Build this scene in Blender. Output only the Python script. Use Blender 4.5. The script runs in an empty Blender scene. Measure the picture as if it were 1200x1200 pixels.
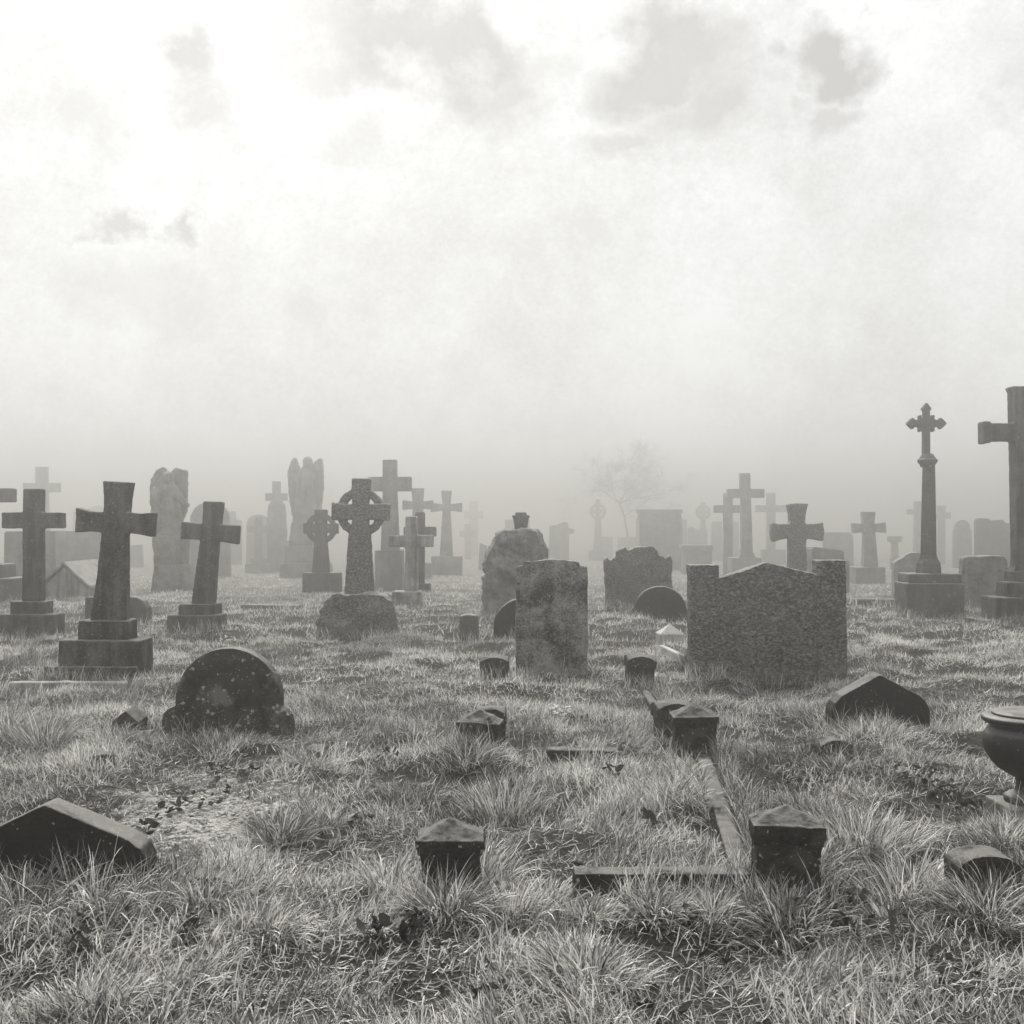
import bpy, bmesh, math, random
import numpy as np
from mathutils import Vector

random.seed(11)
rng = np.random.default_rng(11)
SC = bpy.context.scene
COL = SC.collection

# ------------------------------------------------------------------ view constants
F = 1400.0           # focal length in photo pixels (photo is 1200 wide)
H = 1.25             # eye height above the grass tops (z = 0)
HY = 610.0           # photo row of the horizon
GZ = -0.045           # mean level of the soil below the grass tops


def far_y(Y):
    """Beyond 17 m the ground falls gently away, so a foot seen at the same height stands farther off."""
    return Y + 0.08 * max(0.0, Y - 17.0) ** 2


def depth(ybase):
    return far_y(F * H / (ybase - HY))


_ty = np.linspace(1, 75, 400)
_tfar = _ty + 0.08 * np.maximum(0, _ty - 17) ** 2
_tdrop = H * (_tfar / _ty - 1)


def drop(y):
    return np.interp(y, _tfar, _tdrop)


def bur(Y):
    return BUR + float(drop(Y))


def PX(px, Y):
    return (px - 600.0) * Y / F


def PZ(py, Y):
    return H + (HY - py) * Y / F


# ------------------------------------------------------------------ node helpers
def new_mat(name):
    m = bpy.data.materials.new(name)
    m.use_nodes = True
    nt = m.node_tree
    nt.nodes.clear()
    out = nt.nodes.new('ShaderNodeOutputMaterial')
    return m, nt, out


def N(nt, t, **kw):
    n = nt.nodes.new(t)
    for k, v in kw.items():
        if k.startswith('i_'):
            n.inputs[k[2:].replace('_', ' ')].default_value = v
        else:
            setattr(n, k, v)
    return n


def math_node(nt, op, a, b=None, clamp=False):
    n = nt.nodes.new('ShaderNodeMath')
    n.operation = op
    n.use_clamp = clamp
    for i, v in enumerate((a, b)):
        if v is None:
            continue
        if isinstance(v, (int, float)):
            n.inputs[i].default_value = v
        else:
            nt.links.new(v, n.inputs[i])
    return n.outputs[0]


def ramp(nt, fac, lo, hi, c0=(0, 0, 0), c1=(1, 1, 1)):
    r = nt.nodes.new('ShaderNodeValToRGB')
    r.color_ramp.elements[0].position = lo
    r.color_ramp.elements[1].position = hi
    r.color_ramp.elements[0].color = (*c0, 1)
    r.color_ramp.elements[1].color = (*c1, 1)
    nt.links.new(fac, r.inputs[0])
    return r.outputs[0]


def mix(nt, fac, a, b):
    n = nt.nodes.new('ShaderNodeMix')
    n.data_type = 'RGBA'
    for idx, v in ((0, fac), (6, a), (7, b)):
        if isinstance(v, (int, float)):
            n.inputs[idx].default_value = v
        elif isinstance(v, tuple):
            n.inputs[idx].default_value = (*v, 1)
        else:
            nt.links.new(v, n.inputs[idx])
    return n.outputs[2]


WARM = (1.0, 0.925, 0.79)      # the sepia tone of the print


def tone(v):
    k = min(1.0, v / 0.25)
    return tuple(v * (w + (1 - w) * k * 0.75) for w in WARM)


def stone(name, lo, hi, scale=4.0, lichen=None, lichen_amt=0.0, lichen_scale=14.0, top=None, top_amt=0.8,
          bump=0.4, bscale=60.0, rough=0.9, spec=0.25, streak=0.35, patch=0.0, tool=0.0, tscale=52.0, fine=1.0, c=(0.30, 0.72)):
    m, nt, out = new_mat(name)
    L = nt.links.new
    tc = N(nt, 'ShaderNodeTexCoord')
    oi = N(nt, 'ShaderNodeObjectInfo')
    add = N(nt, 'ShaderNodeVectorMath', operation='ADD')
    mul = N(nt, 'ShaderNodeMath', operation='MULTIPLY')
    mul.inputs[1].default_value = 37.0
    L(oi.outputs['Random'], mul.inputs[0])
    L(tc.outputs['Object'], add.inputs[0])
    L(mul.outputs[0], add.inputs[1])
    P = add.outputs[0]
    n1 = N(nt, 'ShaderNodeTexNoise', i_Scale=scale, i_Detail=8.0, i_Roughness=0.68)
    L(P, n1.inputs['Vector'])
    n2 = N(nt, 'ShaderNodeTexNoise', i_Scale=scale * 11, i_Detail=5.0, i_Roughness=0.75)
    L(P, n2.inputs['Vector'])
    mp = N(nt, 'ShaderNodeMapping')
    mp.inputs['Scale'].default_value = (14, 14, 1.1)
    L(P, mp.inputs['Vector'])
    n3 = N(nt, 'ShaderNodeTexNoise', i_Scale=1.0, i_Detail=4.0, i_Roughness=0.6)
    L(mp.outputs[0], n3.inputs['Vector'])
    f = math_node(nt, 'ADD', math_node(nt, 'MULTIPLY', n1.outputs[0], 1.0),
                  math_node(nt, 'MULTIPLY', math_node(nt, 'SUBTRACT', n3.outputs[0], 0.5), streak))
    f = math_node(nt, 'ADD', f, math_node(nt, 'MULTIPLY', math_node(nt, 'SUBTRACT', n2.outputs[0], 0.5), 0.55 * fine))
    col = ramp(nt, f, c[0], c[1], tone(lo), tone(hi))
    if patch > 0:        # broad pale growths with an outline of their own
        n5 = N(nt, 'ShaderNodeTexNoise', i_Scale=scale * 0.9, i_Detail=6.0, i_Roughness=0.55)
        mpp = N(nt, 'ShaderNodeMapping')
        mpp.inputs['Location'].default_value = (5.3, 1.7, 8.1)
        L(P, mpp.inputs['Vector'])
        L(mpp.outputs[0], n5.inputs['Vector'])
        pm = ramp(nt, n5.outputs[0], 0.56, 0.64)
        col = mix(nt, math_node(nt, 'MULTIPLY', pm, patch), col, tone(min(0.42, hi * 2.6)))
    if lichen:
        vo = N(nt, 'ShaderNodeTexVoronoi', i_Scale=lichen_scale, i_Randomness=1.0)
        wob = N(nt, 'ShaderNodeTexNoise', i_Scale=lichen_scale * 2.5, i_Detail=3.0)
        L(P, wob.inputs['Vector'])
        a2 = N(nt, 'ShaderNodeVectorMath', operation='SCALE')
        a2.inputs['Scale'].default_value = 0.9 / lichen_scale
        L(wob.outputs['Color'], a2.inputs[0])
        a3 = N(nt, 'ShaderNodeVectorMath', operation='ADD')
        L(P, a3.inputs[0])
        L(a2.outputs[0], a3.inputs[1])
        L(a3.outputs[0], vo.inputs['Vector'])
        sep = N(nt, 'ShaderNodeSeparateColor')
        L(vo.outputs['Color'], sep.inputs[0])
        keep = math_node(nt, 'LESS_THAN', sep.outputs[0], lichen_amt)
        size = math_node(nt, 'MULTIPLY', sep.outputs[1], 0.42)
        spot = math_node(nt, 'LESS_THAN', vo.outputs['Distance'], size)
        lm = math_node(nt, 'MULTIPLY', keep, spot)
        lm = math_node(nt, 'MULTIPLY', lm, math_node(nt, 'ADD', n2.outputs[0], 0.15), True)
        col = mix(nt, lm, col, tone(lichen))
    if lichen:           # fine pale specks between the larger rosettes
        v2 = N(nt, 'ShaderNodeTexVoronoi', i_Scale=lichen_scale * 3.2)
        L(P, v2.inputs['Vector'])
        sp2 = N(nt, 'ShaderNodeSeparateColor')
        L(v2.outputs['Color'], sp2.inputs[0])
        k2 = math_node(nt, 'LESS_THAN', sp2.outputs[0], lichen_amt * 0.9)
        s2 = math_node(nt, 'LESS_THAN', v2.outputs['Distance'], math_node(nt, 'MULTIPLY', sp2.outputs[1], 0.5))
        cl = ramp(nt, n1.outputs[0], 0.42, 0.62)
        col = mix(nt, math_node(nt, 'MULTIPLY', math_node(nt, 'MULTIPLY', k2, s2), cl), col, tone(lichen))
    if top:              # sky-lit paleness put into the colour of upward faces, with dust and lichen
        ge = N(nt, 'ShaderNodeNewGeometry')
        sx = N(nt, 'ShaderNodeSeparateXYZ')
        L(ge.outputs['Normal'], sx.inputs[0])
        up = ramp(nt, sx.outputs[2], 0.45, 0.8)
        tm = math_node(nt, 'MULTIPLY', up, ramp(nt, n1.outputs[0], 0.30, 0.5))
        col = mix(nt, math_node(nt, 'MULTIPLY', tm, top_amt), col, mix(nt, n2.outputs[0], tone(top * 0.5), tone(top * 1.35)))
    nb = N(nt, 'ShaderNodeTexNoise', i_Scale=bscale, i_Detail=4.0, i_Roughness=0.7)
    L(P, nb.inputs['Vector'])
    hgt = nb.outputs[0]
    if tool > 0:
        vt = N(nt, 'ShaderNodeTexNoise', i_Scale=tscale, i_Detail=3.0, i_Roughness=0.7)
        mt = N(nt, 'ShaderNodeMapping')
        mt.inputs['Scale'].default_value = (0.8, 1.0, 1.25)
        L(P, mt.inputs['Vector'])
        L(mt.outputs[0], vt.inputs['Vector'])
        hgt = math_node(nt, 'ADD', math_node(nt, 'MULTIPLY', hgt, 0.35), math_node(nt, 'MULTIPLY', vt.outputs[0], tool * 1.6))
        col = mix(nt, math_node(nt, 'MULTIPLY', ramp(nt, vt.outputs[0], 0.46, 0.66), 0.8), col, tone(min(hi * 2.6, 0.45)))
    bp = N(nt, 'ShaderNodeBump', i_Strength=bump, i_Distance=0.012)
    L(hgt, bp.inputs['Height'])
    pb = N(nt, 'ShaderNodeBsdfPrincipled', i_Roughness=rough)
    pb.inputs['Specular IOR Level'].default_value = spec
    L(col, pb.inputs['Base Color'])
    L(bp.outputs[0], pb.inputs['Normal'])
    L(pb.outputs[0], out.inputs[0])
    return m


M = {
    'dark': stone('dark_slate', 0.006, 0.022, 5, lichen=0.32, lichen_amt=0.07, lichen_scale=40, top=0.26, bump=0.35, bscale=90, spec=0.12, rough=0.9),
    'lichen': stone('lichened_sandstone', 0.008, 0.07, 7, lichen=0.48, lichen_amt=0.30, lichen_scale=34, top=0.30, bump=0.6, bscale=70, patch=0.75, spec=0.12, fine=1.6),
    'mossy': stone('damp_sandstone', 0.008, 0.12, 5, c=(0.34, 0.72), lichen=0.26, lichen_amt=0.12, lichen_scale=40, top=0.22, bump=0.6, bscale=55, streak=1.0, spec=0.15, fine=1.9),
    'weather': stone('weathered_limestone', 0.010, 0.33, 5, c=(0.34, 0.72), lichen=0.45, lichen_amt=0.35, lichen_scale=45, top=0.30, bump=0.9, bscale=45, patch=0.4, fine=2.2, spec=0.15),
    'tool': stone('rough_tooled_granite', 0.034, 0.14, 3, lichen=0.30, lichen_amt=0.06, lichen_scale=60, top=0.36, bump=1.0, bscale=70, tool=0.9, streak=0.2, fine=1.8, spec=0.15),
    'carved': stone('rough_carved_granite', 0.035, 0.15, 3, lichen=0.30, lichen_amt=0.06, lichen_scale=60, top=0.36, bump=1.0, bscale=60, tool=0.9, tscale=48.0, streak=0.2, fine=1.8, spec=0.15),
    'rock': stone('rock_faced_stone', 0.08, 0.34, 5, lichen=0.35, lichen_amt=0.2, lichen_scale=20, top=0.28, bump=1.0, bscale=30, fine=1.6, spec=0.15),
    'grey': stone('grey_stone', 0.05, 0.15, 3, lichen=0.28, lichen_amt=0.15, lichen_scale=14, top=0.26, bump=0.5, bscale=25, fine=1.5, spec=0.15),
    'distant': stone('fog_paled_stone', 0.18, 0.38, 3, lichen=0.30, lichen_amt=0.15, lichen_scale=12, top=0.30, bump=0.5, bscale=25, fine=1.5, spec=0.15),  # fog paleness of far stones partly put into their base colour
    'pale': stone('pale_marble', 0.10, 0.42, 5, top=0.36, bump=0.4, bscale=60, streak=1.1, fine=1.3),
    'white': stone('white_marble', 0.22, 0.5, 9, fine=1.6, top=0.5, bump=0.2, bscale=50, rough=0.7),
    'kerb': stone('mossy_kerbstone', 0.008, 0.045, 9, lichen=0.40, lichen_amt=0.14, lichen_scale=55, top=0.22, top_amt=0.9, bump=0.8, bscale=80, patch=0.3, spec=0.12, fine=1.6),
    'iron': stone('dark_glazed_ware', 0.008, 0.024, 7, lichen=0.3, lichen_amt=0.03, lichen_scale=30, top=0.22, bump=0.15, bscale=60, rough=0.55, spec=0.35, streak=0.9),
}

# ------------------------------------------------------------------ mesh helpers


def tag(o, label, cat, group=None):
    o['label'] = label
    o['category'] = cat
    if group:
        o['group'] = group
    return o


def empty(name, loc, label, cat, group=None):
    o = bpy.data.objects.new(name, None)
    o.empty_display_size = 0.2
    COL.objects.link(o)
    o.location = loc
    return tag(o, label, cat, group)


def prism(bm, pts, y0, y1, taper=0.0):
    """A closed outline of (x, z) points given thickness along y (y0 = front)."""
    n = len(pts)
    cx = sum(p[0] for p in pts) / n
    cz = sum(p[1] for p in pts) / n
    f = [bm.verts.new((p[0], y0, p[1])) for p in pts]
    b = [bm.verts.new((cx + (p[0] - cx) * (1 - taper), y1, cz + (p[1] - cz) * (1 - taper))) for p in pts]
    bm.faces.new(f)
    bm.faces.new(b[::-1])
    for i in range(n):
        j = (i + 1) % n
        bm.faces.new((f[j], f[i], b[i], b[j]))


def box(bm, x0, x1, y0, y1, z0, z1, inset=0.0):
    lo = [(x0, y0), (x1, y0), (x1, y1), (x0, y1)]
    hi = [(x0 + inset, y0 + inset), (x1 - inset, y0 + inset), (x1 - inset, y1 - inset), (x0 + inset, y1 - inset)]
    a = [bm.verts.new((x, y, z0)) for x, y in lo]
    b = [bm.verts.new((x, y, z1)) for x, y in hi]
    bm.faces.new(a[::-1])
    bm.faces.new(b)
    for i in range(4):
        j = (i + 1) % 4
        bm.faces.new((a[i], a[j], b[j], b[i]))


def annulus(bm, cx, cz, r0, r1, y0, y1, seg=48):
    R = []
    for i in range(seg):
        a = 2 * math.pi * i / seg
        c, s = math.cos(a), math.sin(a)
        R.append([bm.verts.new((cx + r * c, y, cz + r * s)) for r, y in ((r1, y0), (r1, y1), (r0, y1), (r0, y0))])
    for i in range(seg):
        A, B = R[i], R[(i + 1) % seg]
        for k in range(4):
            l = (k + 1) % 4
            bm.faces.new((A[k], A[l], B[l], B[k]))


def lathe(bm, prof, cx=0.0, cy=0.0, seg=40, sx=1.0, sy=1.0):
    rings = []
    for r, z in prof:
        rings.append([bm.verts.new((cx + r * sx * math.cos(2 * math.pi * i / seg), cy + r * sy * math.sin(2 * math.pi * i / seg), z)) for i in range(seg)])
    for A, B in zip(rings, rings[1:]):
        for i in range(seg):
            j = (i + 1) % seg
            bm.faces.new((A[i], A[j], B[j], B[i]))
    bm.faces.new(rings[0][::-1])
    bm.faces.new(rings[-1])


def ball(bm, c, r, sub=3, s=(1, 1, 1)):
    g = bmesh.ops.create_icosphere(bm, subdivisions=sub, radius=r)
    for v in g['verts']:
        v.co = Vector((c[0] + v.co.x * s[0], c[1] + v.co.y * s[1], c[2] + v.co.z * s[2]))


_v3 = np.random.default_rng(5).random((32, 32, 32)) * 2 - 1


def noise3(p):
    i = np.floor(p).astype(int)
    f = p - i
    f = f * f * (3 - 2 * f)
    r = 0
    for dx in (0, 1):
        for dy in (0, 1):
            for dz in (0, 1):
                w = (f[:, 0] if dx else 1 - f[:, 0]) * (f[:, 1] if dy else 1 - f[:, 1]) * (f[:, 2] if dz else 1 - f[:, 2])
                r = r + w * _v3[(i[:, 0] + dx) % 32, (i[:, 1] + dy) % 32, (i[:, 2] + dz) % 32]
    return r


def fractal(p, octs=3):
    r, a = 0, 1.0
    for k in range(octs):
        r = r + a * noise3(p * 2.1 ** k + k * 5.3)
        a *= 0.55
    return r


SEED = [0]


def build(name, bm, mat, parent=None, loc=(0, 0, 0), voxel=0.0, amp=0.0, freq=8.0, smooth=1, bevel=0.0, shade=None, octs=3, amp2=0.0, freq2=2.0):
    """Link the bmesh as one mesh object; worn by remeshing and displacement when voxel > 0."""
    SEED[0] += 1
    off = Vector((SEED[0] * 7.13, SEED[0] * 3.7, SEED[0] * 1.9))
    bmesh.ops.recalc_face_normals(bm, faces=bm.faces)
    if voxel <= 0 and bevel > 0:
        bm.normal_update()
        es = [e for e in bm.edges if len(e.link_faces) == 2 and e.calc_face_angle(0) > 0.5]
        if es:
            bmesh.ops.bevel(bm, geom=es, offset=bevel, segments=2, affect='EDGES', clamp_overlap=True)
    me = bpy.data.meshes.new(name)
    bm.to_mesh(me)
    bm.free()
    o = bpy.data.objects.new(name, me)
    COL.objects.link(o)
    if voxel > 0:
        md = o.modifiers.new('worn', 'REMESH')
        md.mode = 'VOXEL'
        md.voxel_size = voxel
        dg = bpy.context.evaluated_depsgraph_get()
        me2 = bpy.data.meshes.new_from_object(o.evaluated_get(dg))
        o.modifiers.clear()
        o.data = me2
        bpy.data.meshes.remove(me)
        me = me2
        me.name = name
        b2 = bmesh.new()
        b2.from_mesh(me)
        for _ in range(smooth):
            bmesh.ops.smooth_vert(b2, verts=b2.verts, factor=0.5, use_axis_x=True, use_axis_y=True, use_axis_z=True)
        b2.to_mesh(me)
        b2.free()
        if amp or amp2:
            n = len(me.vertices)
            c = np.empty(n * 3, np.float32)
            me.vertices.foreach_get('co', c)
            c = c.reshape(-1, 3).astype(float)
            nr = np.empty(n * 3, np.float32)
            me.vertex_normals.foreach_get('vector', nr)
            nr = nr.reshape(-1, 3)
            p = c + np.array(off)[None]
            d = amp * fractal(p * freq, octs) + amp2 * noise3(p * freq2)
            # arrises lose a little more than the faces
            c = c + nr * d[:, None]
            me.vertices.foreach_set('co', c.astype(np.float32).ravel())
            me.update()
    if shade is None:
        shade = voxel > 0
    if shade:
        me.polygons.foreach_set('use_smooth', [True] * len(me.polygons))
    if me.materials:
        me.materials[0] = mat
    else:
        me.materials.append(mat)
    o.location = loc
    if parent is not None:
        o.parent = parent
    return o


def vox(Y):
    return 0.0 if Y > 21 else max(0.005, Y * 0.0009)


def outline(pts, X0, Yf):
    return [(PX(x, Yf) - X0, PZ(y, Yf)) for x, y in pts]


def arc(cx, cy, rx, ry, a0, a1, n=16):
    return [(cx + rx * math.cos(math.radians(a0 + (a1 - a0) * i / n)), cy - ry * math.sin(math.radians(a0 + (a1 - a0) * i / n))) for i in range(n + 1)]


def cross_pts(cx, hw, yt, yb, ah, y1, y2, flare=0.0, bw=None, lean=0.0):
    bw = hw if bw is None else bw
    p = [(cx - hw - flare, yt), (cx + hw + flare, yt), (cx + hw, y1), (cx + ah, y1 - flare), (cx + ah, y2 + flare), (cx + hw, y2),
         (cx + bw, yb), (cx - bw, yb), (cx - hw, y2), (cx - ah, y2 + flare), (cx - ah, y1 - flare), (cx - hw, y1)]
    return [(x + lean * (yb - y), y) for x, y in p]


BUR = 0.30           # how deep stones go into the soil


def monument(name, label, cat, ybase, cross, steps, mat, thick=None, group=None, extra=None, smat=None, amp=0.003, cross_name='cross'):
    """A cross on stepped blocks. steps = [(x0, x1, ytop, ybottom, depth m)], top one first; photo pixels at each block's own front."""
    Y = depth(ybase)
    xs = [p[0] for p in cross]
    X0 = PX((min(xs) + max(xs)) / 2, Y)
    t = empty(name, (X0, Y, 0), label, cat, group)
    D = max([s[4] for s in steps], default=thick or 0.25)
    v = vox(Y)
    for k, (x0, x1, yt, yb, d) in enumerate(steps):
        yf = (D - d) / 2
        Yf = Y + yf
        bm = bmesh.new()
        last = k == len(steps) - 1
        zb = -bur(Y) if last else PZ(yb, Yf) - 0.02
        box(bm, PX(x0, Yf) - X0, PX(x1, Yf) - X0, yf, yf + d, zb, PZ(yt, Yf), 0.004)
        build(['plinth', 'step', 'base_slab'][min(k, 2)] if len(steps) > 1 else 'plinth', bm, smat or mat, t, voxel=v * 1.2, amp=amp * 1.5, freq=9, amp2=0.004, bevel=0.012)
    if thick is None:
        thick = 0.2
    yf = (D - thick) / 2
    Yf = Y + yf
    bm = bmesh.new()
    pts = outline(cross, X0, Yf)
    zmin = min(p[1] for p in pts)
    pts = [(x, z - 0.02 if z < zmin + 0.012 else z) for x, z in pts] if steps else [(x, -bur(Y) if z < zmin + 0.02 else z) for x, z in pts]
    prism(bm, pts, yf, yf + thick)
    if extra:
        extra(bm, X0, Yf, yf, thick)
    build(cross_name, bm, mat, t, voxel=v, amp=amp, freq=10, amp2=0.003, bevel=0.012)
    return t


def headstone(name, label, ybase, pts, mat, thick=0.12, cat='headstone', amp=0.003, group=None, octs=3, freq=10, voxel=None, rot=0.0, amp2=0.004, Y=None, bevel=0.012):
    Y = Y or depth(ybase)
    xs = [p[0] for p in pts]
    X0 = PX((min(xs) + max(xs)) / 2, Y)
    q = outline(pts, X0, Y)
    zmin = min(p[1] for p in q)
    q = [(x, -bur(Y) if z < zmin + 0.03 else z) for x, z in q]
    bm = bmesh.new()
    prism(bm, q, 0, thick)
    o = build(name, bm, mat, None, (X0, Y, 0), voxel=vox(Y) if voxel is None else voxel, amp=amp, freq=freq, octs=octs, amp2=amp2, bevel=bevel)
    o.rotation_euler = (0, 0, rot)
    return tag(o, label, cat, group)


THINGS_GROUP_FAR = 'faint gravestones in the fog'

# ================================================================== FOREGROUND STONES
# black gabled stone at the lower left
headstone('gabled_headstone', 'low black gabled stone with a pale top edge behind long grass blades', 1045,
          [(-62, 1045), (-60, 1000), (-40, 985), (0, 968), (52, 943), (120, 972), (150, 984), (164, 995), (172, 1010), (175, 1045)],
          M['dark'], thick=0.13, amp=0.0025, voxel=0.006)
headstone('sunken_stone', 'small dark stub with a flat pale top sunk in grass beside the gravel patch', 1050,
          [(211, 1050), (212, 1036), (224, 1027), (258, 1028), (275, 1034), (278, 1050)], M['kerb'], thick=0.12, cat='stone', voxel=0.006)
headstone('pointed_headstone', 'low black pointed stone with rounded shoulders in grass between wide headstone and urn', 850,
          [(975, 850), (975, 833), (979, 824), (987, 815), (1032, 790), (1078, 815), (1086, 822), (1090, 832), (1091, 850)],
          M['dark'], thick=0.16, amp=0.002, voxel=0.008)
headstone('arched_stone', 'small dark arched stone with a bright chalky top below the black pointed stone', 897,
          [(959, 897)] + arc(980, 880, 21, 13, 170, 10, 10) + [(1001, 897)], M['kerb'], thick=0.13, cat='stone', rot=0.15, voxel=0.006)
headstone('curved_stone', 'dark curved-topped stone half buried in a tussock beneath the urn', 1048,
          [(1120, 1048), (1124, 1020)] + arc(1162, 1022, 38, 19, 165, 15, 10) + [(1202, 1048)], M['kerb'], thick=0.16, cat='stone', voxel=0.006)
# round-topped lichened headstone
headstone('round_headstone', 'dark round-topped headstone with shoulders, spotted with white lichen', 858,
          [(189, 858), (190, 842), (192, 836), (198, 830), (205.5, 827)] + arc(267, 821, 61.5, 61.5, 180, 0, 30) + [(328, 829), (334, 833), (339, 840), (341, 848), (342, 858)],
          M['lichen'], thick=0.12, amp=0.002, freq=14, voxel=0.006, amp2=0.002)
headstone('pointed_kerb_stone', 'tiny dark pointed stone beside the round-topped lichened headstone', 862,
          [(129, 862), (130, 846), (146, 832), (163, 846), (164, 862)], M['kerb'], thick=0.17, cat='stone', voxel=0.007)
headstone('broken_stone', 'jagged dark stone lump in the grass left of the bare gravel patch', 900,
          [(98, 900), (100, 889), (107, 883), (122, 885), (127, 890), (128, 900)], M['kerb'], thick=0.12, cat='stone', amp=0.012, freq=14, voxel=0.008)
headstone('grassy_stone', 'low dull stone lump right of the round-topped headstone foot', 897,
          [(351, 897), (353, 885), (362, 878), (374, 879), (381, 887), (383, 897)], M['kerb'], thick=0.2, cat='stone', amp=0.012, freq=12, voxel=0.008)


# kerb posts with pyramid caps
def kerb_post(label, ybase, x0, x1, y_eave, y_low, y_apex, d, group):
    Y = depth(ybase)
    X0 = PX((x0 + x1) / 2, Y)
    w = (x1 - x0) * Y / F / 2
    t = empty('kerb_post', (X0, Y, 0), label, 'kerb post', group)
    ze, zl = PZ(y_eave, Y), PZ(y_low, Y)
    za = PZ(y_apex, Y + d / 2)
    za = max(za, ze + 0.062)
    bm = bmesh.new()
    box(bm, -w * 0.88, w * 0.88, d * 0.06, d * 0.94, -BUR, zl + 0.01)
    build('shaft', bm, M['kerb'], t, voxel=0.006, amp=0.004, freq=16, amp2=0.002)
    bm = bmesh.new()
    box(bm, -w, w, 0, d, zl + (ze - zl) * 0.35, ze)
    box(bm, -w * 0.94, w * 0.94, d * 0.03, d * 0.97, zl - 0.005, zl + (ze - zl) * 0.45)
    b = [bm.verts.new(c) for c in ((-w * .97, .006, ze - .004), (w * .97, .006, ze - .004), (w * .97, d - .006, ze - .004), (-w * .97, d - .006, ze - .004))]
    a = bm.verts.new((0, d / 2, za))
    bm.faces.new(b[::-1])
    for i in range(4):
        bm.faces.new((b[i], b[(i + 1) % 4], a))
    build('cap', bm, M['kerb'], t, voxel=0.005, amp=0.005, freq=20, amp2=0.003, freq2=9)
    return t


KG = 'pyramid-capped kerb posts'
kerb_post('sharp square kerb post with pyramid cap, at the corner where two stone kerbs meet', 1047, 881, 967, 969, 991, 944, 0.165, KG)
kerb_post('pyramid-capped kerb post nearly swallowed by tall grass, one white fleck on its cap', 1047, 487, 567, 985, 1001, 961, 0.165, KG)
kerb_post('smaller pyramid-capped kerb post in grass, well forward of the blotched upright slab', 888, 532, 584, 847, 858, 832, 0.165, KG)
kerb_post('pyramid-capped kerb post at the far end of the long side kerb', 886, 789, 843, 840, 852, 824, 0.165, KG)


def vault_post(label, ybase, x0, x1, y_top, d, group):
    """Square post whose cap is two crossed low barrels."""
    Y = depth(ybase)
    X0 = PX((x0 + x1) / 2, Y)
    w = (x1 - x0) * Y / F / 2
    t = empty('kerb_post', (X0, Y, 0), label, 'kerb post', group)
    zt = PZ(y_top, Y + d * 0.9)
    zs = zt - 0.055
    bm = bmesh.new()
    box(bm, -w * .9, w * .9, d * .05, d * .95, -BUR, zs - 0.03)
    build('shaft', bm, M['kerb'], t, voxel=0.008, amp=0.003, freq=16)
    bm = bmesh.new()
    A = [(-w, zs - .04)] + [(-w * math.cos(math.pi * i / 10), zs + .055 * math.sin(math.pi * i / 10)) for i in range(11)] + [(w, zs - .04)]
    prism(bm, A, 0, d)
    n = len(A)
    s = d / (2 * w)
    f = [bm.verts.new((-w * 1.0, d / 2 + p[0] * s, p[1])) for p in A]
    b = [bm.verts.new((w * 1.0, d / 2 + p[0] * s, p[1])) for p in A]
    bm.faces.new(f)
    bm.faces.new(b[::-1])
    for i in range(n):
        j = (i + 1) % n
        bm.faces.new((f[j], f[i], b[i], b[j]))
    build('cap', bm, M['kerb'], t, voxel=0.008, amp=0.002, freq=16)


VG = 'arched-top kerb posts'
vault_post('arched-top kerb post peeping out right behind a pyramid-capped post, in deep grass', 866, 558, 594, 825, 0.2, VG)
vault_post('arched-top kerb post beside the far pyramid-capped post of the long kerb', 862, 771, 814, 819, 0.2, VG)
vault_post('square arched-top kerb post by the left foot of the blotched upright slab', 800, 562, 597, 767, 0.22, VG)
vault_post('square arched-top kerb post between the blotched slab and the wide stone', 800, 734, 769, 766, 0.22, VG)


def rail(label, a, b, w, ztop, mat=None, roll=0.0, ybot=-0.25):
    """A kerb bar from ground point a to ground point b."""
    A, B = Vector((a[0], a[1], 0)), Vector((b[0], b[1], 0))
    d = B - A
    L = d.length
    bm = bmesh.new()
    box(bm, 0, L, -w / 2, w / 2, ybot, ztop, 0.004)
    o = build('kerb_rail', bm, mat or M['kerb'], None, A, voxel=max(.008, A.y * .0015), amp=0.004, freq=9, amp2=0.005)
    o.rotation_euler = (roll, 0, math.atan2(d.y, d.x))
    return tag(o, label, 'kerb')


Yk = depth(1047)
rail('long stone side kerb running back from the sharp square post', (PX(873, Yk + .15), Yk + .2), (PX(824, 6.3), 6.3), 0.08, 0.02)
rail('broken front kerb with a pale top edge, left of the sharp square post', (PX(672, Yk), Yk + .1), (PX(884, Yk), Yk + .09), 0.09, 0.048)
rail('sunken kerb bar crossing the grass between the two rear pyramid-capped posts', (PX(640, 6.5), 6.5), (PX(725, 6.5), 6.48), 0.12, 0.012)
rail('slim side kerb with pale top between two arched-top posts', (PX(786, depth(852)), depth(852)), (PX(756, depth(806)), depth(806)), 0.07, -0.012)
rail('long pale flat kerb lying in the grass in front of the leaning flared cross', (PX(10, depth(802)), depth(802)), (PX(150, depth(802)), depth(802) - .03), 0.10, 0.02, M['pale'])
rail('dark slab edge in the grass below the crosses at the far left', (PX(-40, depth(786)), depth(786)), (PX(22, depth(768)), depth(768)), 0.2, 0.03, M['grey'])
rail('low dark kerb edge in the grass left of the tall column cross base', (PX(990, 18.5), 18.5), (PX(1050, 18.3), 18.3), 0.2, 0.05, M['grey'])
rail('flat slab in pale grass behind the boulder-based ring cross, to its left', (PX(285, 17.5), 17.5), (PX(352, 17.3), 17.3), 0.3, 0.03, M['grey'])

# lidded urn at the right edge
Yu = depth(962)
cu = 1208
t = empty('lidded_urn', (PX(cu, Yu + 0.19), Yu + 0.19, 0), 'dark lidded urn on a narrow foot and square plinth', 'urn')
Yc = Yu + 0.19


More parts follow.
